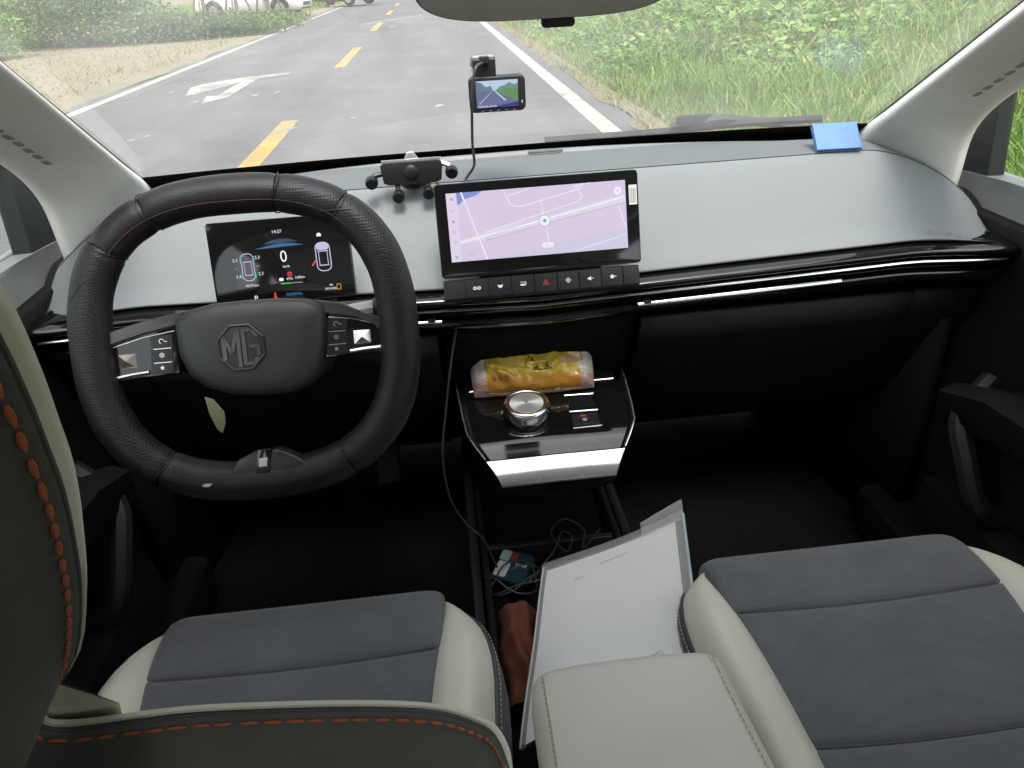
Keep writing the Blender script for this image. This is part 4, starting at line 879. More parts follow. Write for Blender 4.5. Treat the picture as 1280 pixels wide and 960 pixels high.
# ------------------------------------------------------------------ rear-view mirror, dash camera and holders
mir = thing('rear_view_mirror', 'wide frameless rear view mirror at the top of the windscreen', 'mirror', (-.005, .80, 1.30))
MM_ = frame((-.013, .797, 1.3075), -8, -3.5)
mo = [( .126 * math.copysign(abs(math.cos(a)) ** .55, math.cos(a)), .034 * math.copysign(abs(math.sin(a)) ** .75, math.sin(a)) + .001) for a in [2 * math.pi * i / 48 for i in range(48)]]
part('housing', B().prism(mo, -.022, .0, ), M_black, mir, MM_, bevel=.004)
part('mirror_glass', B().prism([(x * .982, y * .955) for x, y in mo], .0, .0018), M_mirror, mir, MM_)
part('dimming_button', B().prism(rrect(-.005, -.041, .028, -.032, .004), -.012, -.001), M_black, mir, MM_, bevel=.002)
part('stem', B().tube([(-.01, .815, 1.31), (-.008, .87, 1.345), (-.005, .93, 1.352)], .012, 10), M_black, mir)
part('sensor_box', B().prism([(-.035, -.05), (.035, -.05), (.045, .06), (-.045, .06)], -.035, 0), M_black, mir, Matrix.Translation((-.005, .885, 1.370)) @ Matrix.Rotation(R(-31), 4, 'X'), bevel=.008)

dc = thing('dash_camera', 'black dash camera with a lit screen stuck to the windscreen', 'camera', (-.045, 1.16, 1.13))
MD = frame((-.0385, 1.150, 1.162), -4, -2)
part('body', B().prism(rrect(-.041, -.0245, .041, .0245, .008), -.016, .0), M_black, dc, MD, bevel=.003)
ds = part('screen', B().rect(-.0305, -.0175, .0300, .0195, .0006), emit('cam_sky', (.55, .66, .85), .9), dc, MD, smooth=False)
def dp(name, pts, col, z, s=.85): part(name, B().poly(pts, z), emit('cam_' + name + str(z), col, s), ds, MD, smooth=False)
dp('scene_ground', [(-.0305, -.0175), (.03, -.0175), (.03, .004), (-.0305, .006)], (.16, .19, .35), .0009)
dp('scene_field', [(-.004, .0055), (.03, -.011), (.03, .008), (.012, .0085)], (.14, .32, .12), .0011)
dp('scene_trees', [(-.002, .006), (.004, .011), (.012, .013), (.018, .0165), (.024, .013), (.03, .015), (.03, .007), (.012, .0085)], (.2, .32, .26), .0012)
dp('scene_trees', [(-.0305, .005), (-.0305, .0195), (-.022, .0165), (-.016, .011), (-.009, .0125), (-.006, .0055)], (.16, .24, .36), .0012)
dp('scene_line', [(-.0035, .0045), (-.002, .005), (.013, -.0085), (.0105, -.0088)], (.75, .75, .85), .0013)
dp('scene_line', [(-.0085, .0045), (-.0075, .0045), (-.0255, -.0115), (-.0275, -.0115)], (.6, .6, .75), .0013)
dp('scene_bonnet', [(-.015, -.0175), (.03, -.0175), (.03, -.0105), (.018, -.0125)], (.05, .05, .25), .0014)
text('date_stamp', '2023/09/06 14:27:08', .0032, W1, ds, MD, (-.0285, -.0155), .0017, 'LEFT')
part('key_mark', B().line([(.0355, -.0135), (.0355, -.0095)], .0012, .0008), M_mark, dc, MD, smooth=False)
for k in range(5): part('button', B().rect(-.024 + k * .0115, -.0222, -.0205 + k * .0115, -.0212, .0007), M_markgrey, dc, MD, smooth=False)
part('mount_block', B().box((-.0165, .0345, -.012), (.033, .026, .018)), M_black, dc, MD, bevel=.002)
part('adhesive_pad', B().prism(rrect(-.018, -.014, .018, .014, .003), 0, .003), mat('clear_pad', (.12, .12, .12), .3), dc, Matrix.Translation((-.0545, 1.184, 1.2035)) @ Matrix.Rotation(R(-31), 4, 'X'))
cb = thing('camera_cable', 'thin dark cable running from the dash camera down to the dashboard', 'cable', (-.09, 1.25, 1.03))
part('cord', B().tube(spline([(-.057, 1.146, 1.206), (-.069, 1.128, 1.200), (-.076, 1.130, 1.165), (-.078, 1.145, 1.13), (-.079, 1.17, 1.09), (-.078, 1.19, 1.056), (-.090, 1.20, 1.036), (-.10, 1.185, 1.022), (-.105, 1.10, .98)], 8), .0021, 8), mat('cable_dark', (.05, .05, .05), .5), cb)
part('clip_plug', B().box((-.0545, 1.152, 1.209), (.014, .014, .01)), M_black, cb, bevel=.002)

M_holder = mat('holder_black', (.007, .007, .008), .4, spec=.4)
ph = thing('phone_holder', 'empty black spring phone holder with four rubber feet on the dashboard', 'phone holder', (-.172, 1.19, 1.03))
MP = frame((-.174, 1.165, 1.057), 12, 0)
part('cradle', B().prism([(-.047, .013), (-.041, .0175), (.041, .0175), (.047, .013), (.044, -.013), (.036, -.0165), (-.036, -.0165), (-.044, -.013)], -.010, .002), M_holder, ph, MP, bevel=.002)
part('pressure_disc', B().lathe([(.0105, 0), (.0105, .0025), (.009, .0035), (0.0005, .0035)], 24), M_holder, ph, MP @ Matrix.Translation((-.001, .0005, .002)))
part('top_plate', B().prism([(-.043, .016), (.043, .016), (.046, .0205), (-.045, .0205)], -.012, -.002), M_silver, ph, MP, bevel=.001)
part('clip_lever', B().prism([(-.010, .020), (.012, .020), (.004, .031), (-.005, .030)], -.010, -.003), M_silver, ph, MP, bevel=.0012)
for x, y, dx, dy in ((-.062, -.008, -.016, .004), (.060, -.001, .012, .006), (-.024, -.031, 0, .012), (.022, -.029, 0, .012)):
    ar = part('clamp_arm', B().tube([(x - dx * 1.2, y + .006 + dy, -.005), (x - dx * .3, y + .005 + dy * .5, -.004), (x, y, .003)], .0042, 8), M_silver if x > .05 else M_holder, ph, MP)
    part('rubber_foot', B().lathe([(.004, -.006), (.0075, -.004), (.0098, .002), (.0098, .010), (.008, .0145), (.003, .0145)], 18), M_holder, ar, MP @ Matrix.Translation((x, y, -.004)) @ Matrix.Rotation(R(20), 4, 'X'))
part('ball_joint', B().tube([(0, -.004, -.008), (0, -.008, -.03), (0, -.012, -.05)], [.009, .012, .014], 12), M_black, ph, MP)
part('mount_foot', B().lathe([(.022, 0), (.022, .006), (.016, .012), (.010, .022), (.004, .024)], 24), M_black, ph, Matrix.Translation((-.174, 1.215, 1.030)))
part('gold_bead', B().lathe([(.001, -.003), (.003, 0), (.001, .003)], 10), mat('gold', (.7, .5, .2), .25, metal=1), ph, MP @ Matrix.Translation((.0375, -.018, .004)))

bk = thing('blue_booklet', 'small bright blue packet lying on the far end of the dashboard', 'packet', (.527, 1.22, 1.03))
MB = Matrix.Translation((.520, 1.222, 1.049)) @ Matrix.Rotation(R(-5), 4, 'Z') @ Matrix.Rotation(R(43), 4, 'X')
M_blue = mat('blue_card', (.10, .21, .47), .6, var=.06)
part('cover', B().box((0, 0, .004), (.070, .050, .0012)), M_blue, bk, MB, bevel=.0004)
part('inner_leaves', B().box((0, .001, .0), (.067, .047, .0065)), mat('blue_leaves', (.16, .28, .52), .6), bk, MB)
part('cover', B().box((0, 0, -.004), (.070, .050, .0012)), M_blue, bk, MB, bevel=.0004)
part('spine', B().tube([(.035, -.025, 0), (.035, .025, 0)], .0045, 8), M_blue, bk, MB)
for k in range(4): part('print_line', B().rect(.002, .014 - k * .008, .026, .0162 - k * .008, .0049), mat('blue_print', (.12, .22, .50), .5), bk, MB, smooth=False)

# ------------------------------------------------------------------ centre console
con = thing('centre_console', 'glossy black floating console with a round silver gear selector', 'console', (0, 1.0, .36))
def ctop(y): return .674 + .028 * sstep(.86, 1.12, y) - .40 * max(0, .982 - y) * sstep(.992, .968, y)
def cside(y, sg):
    # half-width of the tray: wide by the dash, narrowing to the front lip
    return sg * (.080 + .056 * sstep(.885, 1.01, y) + .008 * sstep(1.0, 1.15, y)) + .004
CY = [.90, .915, .93, .947, .957, .967, .977, .99, 1.03, 1.07, 1.10]
part('top_plate', B().loft([[(cside(y, -1) * .93, y, ctop(y)), (0, y, ctop(y) + .0008), (cside(y, 1) * .93, y, ctop(y))] for y in CY[3:]]), M_gloss, con, angle=60)
part('front_lip', B().loft([[(cside(yw, -1), y, z), (cside(yw, -1) * .5, y, z), (.004, y, z + .0006), (cside(yw, 1) * .5, y, z), (cside(yw, 1), y, z)] for y, z, yw in ((.946, ctop(.946) - .0006, .946), (.939, .6615, .939), (.929, .6560, .929), (.921, .6490, .921), (.917, .6415, .915), (.920, .634, .912), (.932, .628, .908), (.955, .624, .90))]), mat('lip_sky_sheen', (.40, .40, .39), .25, metal=.5, coat=.5), con, angle=60)  # silver tone stands in for bright sky reflected in the gloss black lip
for sg in (-1, 1):
    part('side_rail', B().loft([[(cside(y, sg) * .93, y, ctop(y) + .0003), (cside(y, sg) * .97, y, ctop(y) + .003), (cside(y, sg), y, ctop(y)), (cside(y, sg) * .99, y, ctop(y) - .03), (cside(y, sg) * .9, y, ctop(y) - .055)] for y in CY[3:] + [1.16, 1.22, 1.28]]), M_gloss, con, angle=60)
    part('edge_trim', B().tube([(cside(y, sg), y, ctop(y) + .0016) for y in CY[3:] + [1.14, 1.2]], .0012, 6), M_silver, con)
part('under_body', B().loft([[(cside(y, -1) * .88, y, ctop(y) - .05), (0, y, ctop(y) - .07), (cside(y, 1) * .88, y, ctop(y) - .05)] for y in [.94, .97, 1.0, 1.1, 1.2, 1.3]]), M_blackdeep, con, solid=.01)
part('charging_pad', B().loft([[(-.125, y, z), (.13, y, z)] for y, z in ((1.10, .701), (1.105, .694), (1.115, .697), (1.20, .752), (1.27, .80), (1.30, .84))]), M_blackdeep, con, angle=40)
part('pad_ridge', B().tube([(-.118, 1.101, .7035), (.126, 1.101, .7035)], .0012, 6), M_silver, con)
# selector
zk = ctop(1.0); KC = (-.031, 1.020, ctop(1.020))
KM = Matrix.Translation(KC) @ Matrix.Rotation(R(6), 4, 'X') @ Matrix.Scale(1.1, 4)
sel = part('gear_selector', B().lathe([(.0335, -.002), (.0335, .004), (.0325, .007), (.0305, .009), (.0300, .018), (.0290, .0195), (.024, .020), (.0005, .020)], 40), M_gloss, con, KM, angle=40)
part('selector_ring', B().lathe([(.0318, .0095), (.0338, .011), (.0338, .021), (.0325, .0255), (.0295, .0270), (.0284, .0258)], 44), M_chrome, sel, KM, angle=50)
part('amber_ring', B().lathe([(.0286, .0262), (.0268, .0266), (.0246, .0262)], 40), mat('bronze_ring', (.5, .32, .18), .3, metal=.9), sel, KM)
mb, t, b_ = nodes('spun_aluminium'); b_.inputs['Metallic'].default_value = .75; b_.inputs['Base Color'].default_value = (.88, .88, .86, 1); b_.inputs['Roughness'].default_value = .42; b_.inputs['Anisotropic'].default_value = .85
tn = t.nodes.new('ShaderNodeTangent'); tn.direction_type = 'RADIAL'; tn.axis = 'Z'; t.links.new(tn.outputs[0], b_.inputs['Tangent'])
capo = part('dial_cap', B().lathe([(.0245, 0), (.0241, .0008), (.012, .001), (.0005, .001)], 44), mb, sel, None, angle=50)
capo.location = Vector(KC) + (Matrix.Rotation(R(6), 3, 'X') @ Vector((0, 0, .0288))); capo.rotation_euler = (R(6), 0, 0); capo.scale = (1.1, 1.1, 1.1)
part('cap_gleam', B().lathe([(.0016, .0272), (.0012, .0278), (.0003, .0278)], 12), mat('brass', (.8, .6, .3), .2, metal=1), sel, KM)
for s_, a in (('R', 135), ('P', 160), ('N', 75), ('D', 52)):
    text('gear_letter', s_, .0058, M_mark, con, Matrix.Translation((KC[0] + .041 * math.cos(R(a)), KC[1] + .041 * math.sin(R(a)), ctop(KC[1] + .041 * math.sin(R(a))) + .0012)) @ Matrix.Rotation(R(6), 4, 'X'), z=.0004)
# storage slot and parking brake key
part('storage_slot', B().prism([(.038, 1.022), (.082, 1.022), (.079, 1.060), (.040, 1.062)], -.004, .0006), M_blackdeep, con, Matrix.Translation((0, 0, .6985)))
part('slot_trim', B().tube([(.036, 1.064, ctop(1.064) + .002), (.084, 1.062, ctop(1.062) + .002)], .0014, 6), M_silver, con)
pk = part('parking_key', B().prism([(.038, .984), (.080, .984), (.081, 1.016), (.039, 1.017)], 0, .005), M_key, con, Matrix.Translation((0, 0, ctop(.992) - .0005)), bevel=.001)
part('parking_trim', B().tube([(.0375, 1.0195, ctop(1.019) + .003), (.083, 1.018, ctop(1.018) + .003)], .0017, 6), M_silver, con)
part('parking_trim', B().tube([(.037, .9815, ctop(.9815) + .002), (.082, .9815, ctop(.9815) + .002)], .0010, 6), M_silver, con)
MPK = Matrix.Translation((.059, 1.000, ctop(.992) + .0047))
part('parking_lamp', B().rect(-.006, .006, .003, .0095, .0005), M_red, pk, MPK, smooth=False)
q = B(); q.ring((-.001, -.004), .0028, .0036, .0006, 14); part('parking_icon', q, M_mark, pk, MPK, smooth=False)
text('parking_icon_letter', 'P', .0045, M_mark, pk, MPK, (-.001, -.004), .0006)
# lower tunnel between the seats
part('tunnel_floor', B().box((0, .82, .345), (.25, 1.0, .09)), M_blackdeep, con, bevel=.01)
for sg in (-1, 1):
    part('tunnel_side', B().loft([[(sg * .128, y, z), (sg * .142, y, z + .004), (sg * .146, y, z - .03), (sg * .15, y, .29)] for y, z in ((.12, .60), (.40, .58), (.55, .50), (.70, .455), (.95, .44), (1.2, .43), (1.4, .42))]), M_black, con, angle=50, solid=.006)
    part('tunnel_rail', B().tube([(sg * .118, .42, .47), (sg * .118, .7, .452), (sg * .118, .95, .437), (sg * .120, 1.2, .425)], .006, 8), M_doordark, con)
part('bin_divider', B().box((0, 1.02, .41), (.22, .012, .05)), M_black, con, bevel=.003)
arm = thing('armrest', 'cream padded armrest box between the two front seats', 'armrest', (0, .30, .45))
AM_X0, AM_X1 = -.088, .119
def armsec(y, k=1.0, dz=0.0):
    z = .683 + .006 * sstep(.5, .1, y) + dz; w0, w1 = AM_X0 - .004 * sstep(.5, .2, y), AM_X1 + .012 * sstep(.55, .3, y); c = (w0 + w1) / 2
    pts = [(w0 + .004, z - .07), (w0, z - .045), (w0 + .001, z - .018), (w0 + .006, z - .006), (w0 + .018, z - .001), (c * .5 + w0 * .5, z + .0025), (c, z + .0035), (c * .5 + w1 * .5, z + .0025), (w1 - .018, z - .001), (w1 - .006, z - .006), (w1 - .001, z - .018), (w1, z - .045), (w1 - .004, z - .07)]
    return [(c + (x - c) * k, y, (z - .035) + (zz - z + .035) * k) for x, zz in pts]
rows = [armsec(.541, .55), armsec(.541, .80), armsec(.538, .91), armsec(.531, .975), armsec(.518, 1.0)] + [armsec(y) for y in (.48, .42, .35, .25, .15, .05)]
ab = B().loft(rows); n_ = len(rows[0]); ab.f.append(tuple(range(n_)))
lid = part('lid', ab, M_arm, arm, angle=60)
part('box_base', B().box((.008, .29, .52), (.185, .44, .19)), M_black, arm, bevel=.012)
def stitches(path, L_, gap, r_, m, name, parent, M=None, zoff=0.0):
    path = [Vector(p) for p in path]; q = B(); acc = 0.0; seg = 0
    D = [0]
    for a, b_ in zip(path[:-1], path[1:]): D.append(D[-1] + (b_ - a).length)
    def at(d):
        for i in range(len(D) - 1):
            if d <= D[i + 1]:
                f_ = (d - D[i]) / max(1e-9, D[i + 1] - D[i]); return path[i].lerp(path[i + 1], f_)
        return path[-1]
    d = 0
    while d + L_ < D[-1]:
        jt = random.uniform(-.12, .12) * L_; a, b_ = at(max(0, d + jt)), at(d + L_ + jt * .5); mid = (a + b_) / 2
        q.tube([a, a.lerp(mid, .6), mid, mid.lerp(b_, .4), b_], [r_ * .45, r_ * .9, r_, r_ * .9, r_ * .45], 6); d += L_ + gap
    return part(name, q, m, parent, M, kind='stuff')
for side, x in ((-1, AM_X0 + .0135), (1, AM_X1 - .014)):
    pth = [(x + (.0 if side < 0 else .012 * sstep(.55, .3, y)) - (.004 * sstep(.5, .2, y) if side < 0 else 0), y, .6825 + .006 * sstep(.5, .1, y) - .001) for y in [.53 - .02 * i for i in range(24)]]
    stitches(pth, .0042, .0022, .0007, M_stitchpink, 'stitching', lid)
    part('seam', B().tube([(p[0] - side * .0022, p[1], p[2] - .0001) for p in pth], .0009, 6), M_arm, lid)
# ------------------------------------------------------------------ things lying about the console
tis = thing('tissue_pack', 'crumpled yellow and white plastic tissue pack on the charging pad', 'tissue pack', (-.01, 1.165, .69))
MT = Matrix.Translation((-.010, 1.120, .736)) @ Matrix.Rotation(R(-1), 4, 'Z') @ Matrix.Rotation(R(37), 4, 'X')
wr_ = [(random.uniform(-.1, .1), random.uniform(-.05, .05), random.uniform(0, math.pi), random.uniform(.003, .007), random.uniform(.002, .005)) for _ in range(44)]
def pillow(a, c):
    x = (a - .5) * .200; y = (c - .5) * .112
    ex = 1 - abs(2 * a - 1) ** 10; ey = 1 - abs(2 * c - 1) ** 8
    z = .034 * (max(0, ex) ** .5) * (max(0, ey) ** .5) * (.72 + .28 * math.cos((c - .55) * 2.6)) * (1 - .25 * abs(2 * a - 1) ** 3)
    for wx, wy, wa, ww, wh in wr_:
        d = (x - wx) * math.cos(wa) + (y - wy) * math.sin(wa); al = abs(-(x - wx) * math.sin(wa) + (y - wy) * math.cos(wa))
        z += wh * math.exp(-(d / ww) ** 2) * max(0, 1 - al / .055) * ex * ey
    z += .0016 * math.sin(x * 120 + y * 60) * math.sin(y * 95) * ex * ey
    return (x * (1 + .035 * math.cos(y * 30)), y * (1 - .06 * (abs(2 * a - 1) ** 2)), z)
mt_, t, b_ = nodes('printed_tissue_film')
tc = t.nodes.new('ShaderNodeTexCoord'); sp = t.nodes.new('ShaderNodeSeparateXYZ'); 
nz = noise(t, 30, 3); ad_ = t.nodes.new('ShaderNodeMath'); ad_.operation = 'MULTIPLY_ADD'; ad_.inputs[1].default_value = .012
t.links.new(tc.outputs['Object'], sp.inputs[0]); t.links.new(nz.outputs[0], ad_.inputs[0]); t.links.new(sp.outputs['X'], ad_.inputs[2])
mr = t.nodes.new('ShaderNodeMapRange'); mr.inputs[1].default_value = -.115; mr.inputs[2].default_value = .115; t.links.new(ad_.outputs[0], mr.inputs[0])
rx = ramp(t, mr.outputs[0], [(.0, (.72, .70, .66)), (.175, (.76, .74, .70)), (.19, (.70, .50, .07)), (.45, (.74, .54, .08)), (.85, (.70, .48, .06)), (.865, (.64, .62, .56)), (1, (.6, .58, .53))])
mr2 = t.nodes.new('ShaderNodeMapRange'); mr2.inputs[1].default_value = -.052; mr2.inputs[2].default_value = .052; t.links.new(sp.outputs['Y'], mr2.inputs[0])
ry = ramp(t, mr2.outputs[0], [(.0, (.75, .42, .42)), (.13, (.78, .45, .40)), (.2, (1, 1, 1)), (.8, (1, 1, 1)), (1, (.8, .72, .6))])
mx = t.nodes.new('ShaderNodeMix'); mx.data_type = 'RGBA'; mx.blend_type = 'MULTIPLY'; mx.inputs[0].default_value = .85; t.links.new(rx, mx.inputs[6]); t.links.new(ry, mx.inputs[7])
t.links.new(mx.outputs[2], b_.inputs['Base Color']); b_.inputs['Roughness'].default_value = .25; b_.inputs['Coat Weight'].default_value = .5; nb = noise(t, 42, 3, .4); nb.inputs['Distortion'].default_value = 1.5; bump(t, b_, nb.outputs[0], .6, .006)
tp = part('film_pack', B().grid(pillow, 70, 54).grid(lambda a, c: (pillow(a, c)[0], pillow(a, c)[1], -.001), 8, 8, True), mt_, tis, None, angle=180)
tp.parent = tis; tp.matrix_parent_inverse = Matrix.Identity(4); tp.matrix_local = Matrix.Translation(-Vector(tis.location)) @ MT
def on_pack(x, y, dz=.0022): y *= .64; a, c = x / .2 + .5, y / .112 + .5; return Vector((x, y, pillow(a, c)[2] + dz))
def ink(name, strokes, m, wd=.0013):
    q = B()
    for s_ in strokes: q.tube([on_pack(s_[0][0] + (s_[1][0] - s_[0][0]) * k / 4, s_[0][1] + (s_[1][1] - s_[0][1]) * k / 4, .0004) for k in range(5)], wd * .5, 5)
    part(name, q, m, tis, MT)
M_ink = flat('black_ink', (.03, .025, .02)); M_inkred = flat('red_ink', (.45, .08, .07))
def glyph(cx, cy, s, seed):
    r2 = random.Random(seed); st = []
    for k in range(3): y = cy + s * (.35 - .35 * k) + r2.uniform(-.05, .05) * s; st.append(((cx - s * r2.uniform(.2, .45), y), (cx + s * r2.uniform(.2, .45), y + .05 * s)))
    st.append(((cx, cy + s * .5), (cx + r2.uniform(-.1, .1) * s, cy - s * .5))); st.append(((cx, cy), (cx - s * .4, cy - s * .45))); st.append(((cx, cy), (cx + s * .42, cy - s * .45)))
    return st
ink('printed_writing', glyph(.005, -.036, .018, 3) + glyph(.022, -.036, .018, 5) + glyph(-.001, -.016, .012, 8), M_ink)
ink('printed_writing', glyph(-.058, .012, .012, 11) + glyph(-.046, .013, .012, 12), M_inkred, .001)
ink('printed_writing', glyph(-.065, -.058, .008, 21) + glyph(-.055, -.058, .008, 22) + glyph(-.045, -.058, .008, 23), M_inkred, .0008)
q = B()
for k in range(22): 
    a = 2 * math.pi * k / 22; q.v.append(tuple(on_pack(.058 + .0145 * math.cos(a), -.020 + .0125 * math.sin(a), .0012)))
q.f.append(tuple(range(22))); part('printed_seal', q, mat('seal_tan', (.62, .38, .22), .5), tis, MT)

fol = thing('document_folder', 'clear plastic folder of white papers leaning between the seats', 'folder', (.04, .74, .50))
c00, c10, c01, c11 = Vector((-.100, .585, .492)), Vector((.136, .640, .566)), Vector((-.029, .880, .500)), Vector((.196, .905, .558))
def fq(a, c, dz=0.0, wv=1.0):
    p = c00.lerp(c10, a).lerp(c01.lerp(c11, a), c); return p + Vector((-.2, 0, 1)).normalized() * (dz + wv * (.003 * math.sin(a * 5 + c * 2) + .002 * math.sin(c * 9 + a)))
M_paper, t, b_ = nodes('paper'); n1 = noise(t, 25, 4); t.links.new(ramp(t, n1.outputs[0], [(.3, (.80, .80, .79)), (.7, (.84, .84, .82))]), b_.inputs['Base Color']); b_.inputs['Roughness'].default_value = .8
for k in range(4):
    part('paper_sheet', B().grid(lambda a, c: fq(.03 + .008 * k + a * (.91 - .01 * k), .0 + .004 * k + c * (.96 - .008 * k), .0008 * (3 - k) - .002), 10, 10), M_paper, fol, angle=180)
q = B()
for k, (v_, a0, a1, dash_) in enumerate(((.845, .40, .60, .006), (.80, .24, .30, .006), (.07, .30, .78, .008), (.045, .50, .80, .007))):
    a = a0
    while a < a1:
        l_ = dash_ * random.uniform(.5, 1.4); p0, p1 = fq(a, v_ + .03 * a, .0016), fq(a + l_, v_ + .03 * (a + l_), .0016); up_ = (c01 - c00).normalized() * .0028
        q.add([p0, p1, p1 + up_, p0 + up_], [(0, 1, 2, 3)]); a += l_ + dash_ * .5
part('printed_lines', q, flat('print_grey', (.33, .34, .36)), fol, smooth=False, kind='stuff')
q = B()
for k in range(16):
    a0, v_ = .14 + .045 * k, .035 + .02 * math.sin(k); p0 = fq(a0, v_, .0016); q.add([p0, fq(a0 + .02, v_, .0016), fq(a0 + .02, v_ + .008, .0016), fq(a0, v_ + .008, .0016)], [(0, 1, 2, 3)])
part('red_print', q, flat('print_pink', (.5, .3, .3)), fol, smooth=False, kind='stuff')
M_film = bpy.data.materials.new('clear_folder_film'); M_film.use_nodes = True; t = M_film.node_tree; t.nodes.clear()
o_ = t.nodes.new('ShaderNodeOutputMaterial'); tr = t.nodes.new('ShaderNodeBsdfTransparent'); tr.inputs[0].default_value = (.97, .965, .955, 1); pr_ = t.nodes.new('ShaderNodeBsdfPrincipled'); pr_.inputs['Base Color'].default_value = (.86, .86, .85, 1); pr_.inputs['Roughness'].default_value = .22
mx = t.nodes.new('ShaderNodeMixShader'); mx.inputs[0].default_value = .24; t.links.new(tr.outputs[0], mx.inputs[1]); t.links.new(pr_.outputs[0], mx.inputs[2]); t.links.new(mx.outputs[0], o_.inputs[0])
nn_ = noise(t, 18, 3); bu = t.nodes.new('ShaderNodeBump'); bu.inputs['Strength'].default_value = .3; bu.inputs['Distance'].default_value = .01; t.links.new(nn_.outputs[0], bu.inputs['Height']); t.links.new(bu.outputs[0], pr_.inputs['Normal'])
part('front_film', B().grid(lambda a, c: fq(a, c * 1.0, .0030 + .004 * max(0, c - .85) / .15 + .003 * a ** 8), 16, 16), M_film, fol, angle=180)
part('rear_film', B().grid(lambda a, c: fq(a, c, -.0045), 8, 8), M_film, fol, angle=180)
part('folder_tab', B().grid(lambda a, c: fq(.70 + .305 * a, .93 + .145 * c * (.6 + .4 * a), .0055 + .010 * c * c), 6, 6), M_film, fol, angle=180)
part('folder_edge', B().tube([fq(1.0, c / 10, .0) for c in range(11)], .0022, 8), mat('folder_edge_blue', (.45, .55, .62), .3), fol)
part('folder_edge', B().tube([fq(.0, c / 10, .0) for c in range(11)], .0013, 8), mat('folder_edge_clear', (.6, .63, .64), .3), fol)

clo = thing('brown_cloth', 'rust brown cloth wedged beside the folder in the console', 'cloth', (-.09, .79, .43))
def clothf(a, c):
    x = -.108 + .062 * a + .004 * math.sin(c * 9); y = .70 + .185 * c; e = math.sin(math.pi * a) ** .5 * math.sin(math.pi * min(1, c * .9 + .05)) ** .4
    return (x, y, .405 + .055 * e + .006 * math.sin(a * 14 + c * 5) * e + .005 * math.sin(c * 26 + a * 3) * e)
part('cloth_folds', B().grid(clothf, 22, 40), mat('rust_cloth', (.20, .065, .035), .95, grain=600, gstr=.6, gdist=.001), clo, angle=180)

gad = thing('small_packet', 'small shiny teal and white packet with a red mark in the console', 'packet', (-.075, .965, .41))
MG = Matrix.Translation((-.072, .965, .425)) @ Matrix.Rotation(R(-28), 4, 'Z') @ Matrix.Rotation(R(8), 4, 'X')
gb_ = part('packet_body', B().prism(rrect(-.030, -.032, .030, .032, .008), -.012, .014), mat('packet_teal_dark', (.02, .05, .07), .15, coat=.6), gad, MG, bevel=.006)
part('white_panel', B().prism(rrect(-.026, -.028, -.004, .004, .004), .0, .0152), mat('packet_white', (.55, .57, .55), .25, coat=.4), gad, MG, bevel=.001)
part('pale_panel', B().prism(rrect(-.028, .006, -.010, .028, .004), .0, .0152), mat('packet_grey', (.35, .45, .47), .25, coat=.4), gad, MG, bevel=.001)
part('red_mark', B().prism(rrect(-.008, .002, .002, .026, .002), .0, .0156), mat('packet_red', (.25, .04, .035), .3), gad, MG)
text('packet_writing', 'N N', .011, M_mark, gad, MG, (.014, .002), .0150)
wire = thing('charging_cable', 'tangle of thin dark cable lying in the console bin', 'cable', (-.03, .98, .41))
wp_ = [(-.125 + .0 * k, 0, 0) for k in range(1)]
pts = []
for k in range(60):
    a = k * .38; r_ = .030 + .008 * math.sin(k * .9); pts.append((-.072 + (r_ + .012) * math.cos(a) * 1.0, .935 + r_ * math.sin(a) * .8, .428 + .012 * math.sin(k * .55) + .0002 * k))
part('cord', B().tube(spline(pts, 3), .0016, 6), mat('wire_grey', (.03, .03, .033), .4), wire)
pts = [(-.05, .93, .43), (0, .985, .44), (.02, 1.02, .45), (.035, 1.0, .455), (.02, .97, .45), (.0, 1.01, .46), (.03, 1.05, .455), (.06, 1.02, .45), (.05, .98, .445), (.09, 1.03, .44)]
part('cord', B().tube(spline(pts, 8), .0016, 6), mat('wire_pale', (.05, .05, .05), .4), wire)
hw_ = thing('hanging_wire', 'thin black wire hanging from the trim down past the console', 'cable', (-.15, 1.05, .5))
part('cord', B().tube(spline([(-.130, 1.04, .845), (-.142, 1.03, .80), (-.158, 1.02, .72), (-.170, 1.0, .65), (-.166, .985, .58), (-.145, .975, .53), (-.118, .965, .50), (-.10, .95, .45)], 8), .0018, 6), mat('wire_black', (.03, .03, .032), .4), hw_)

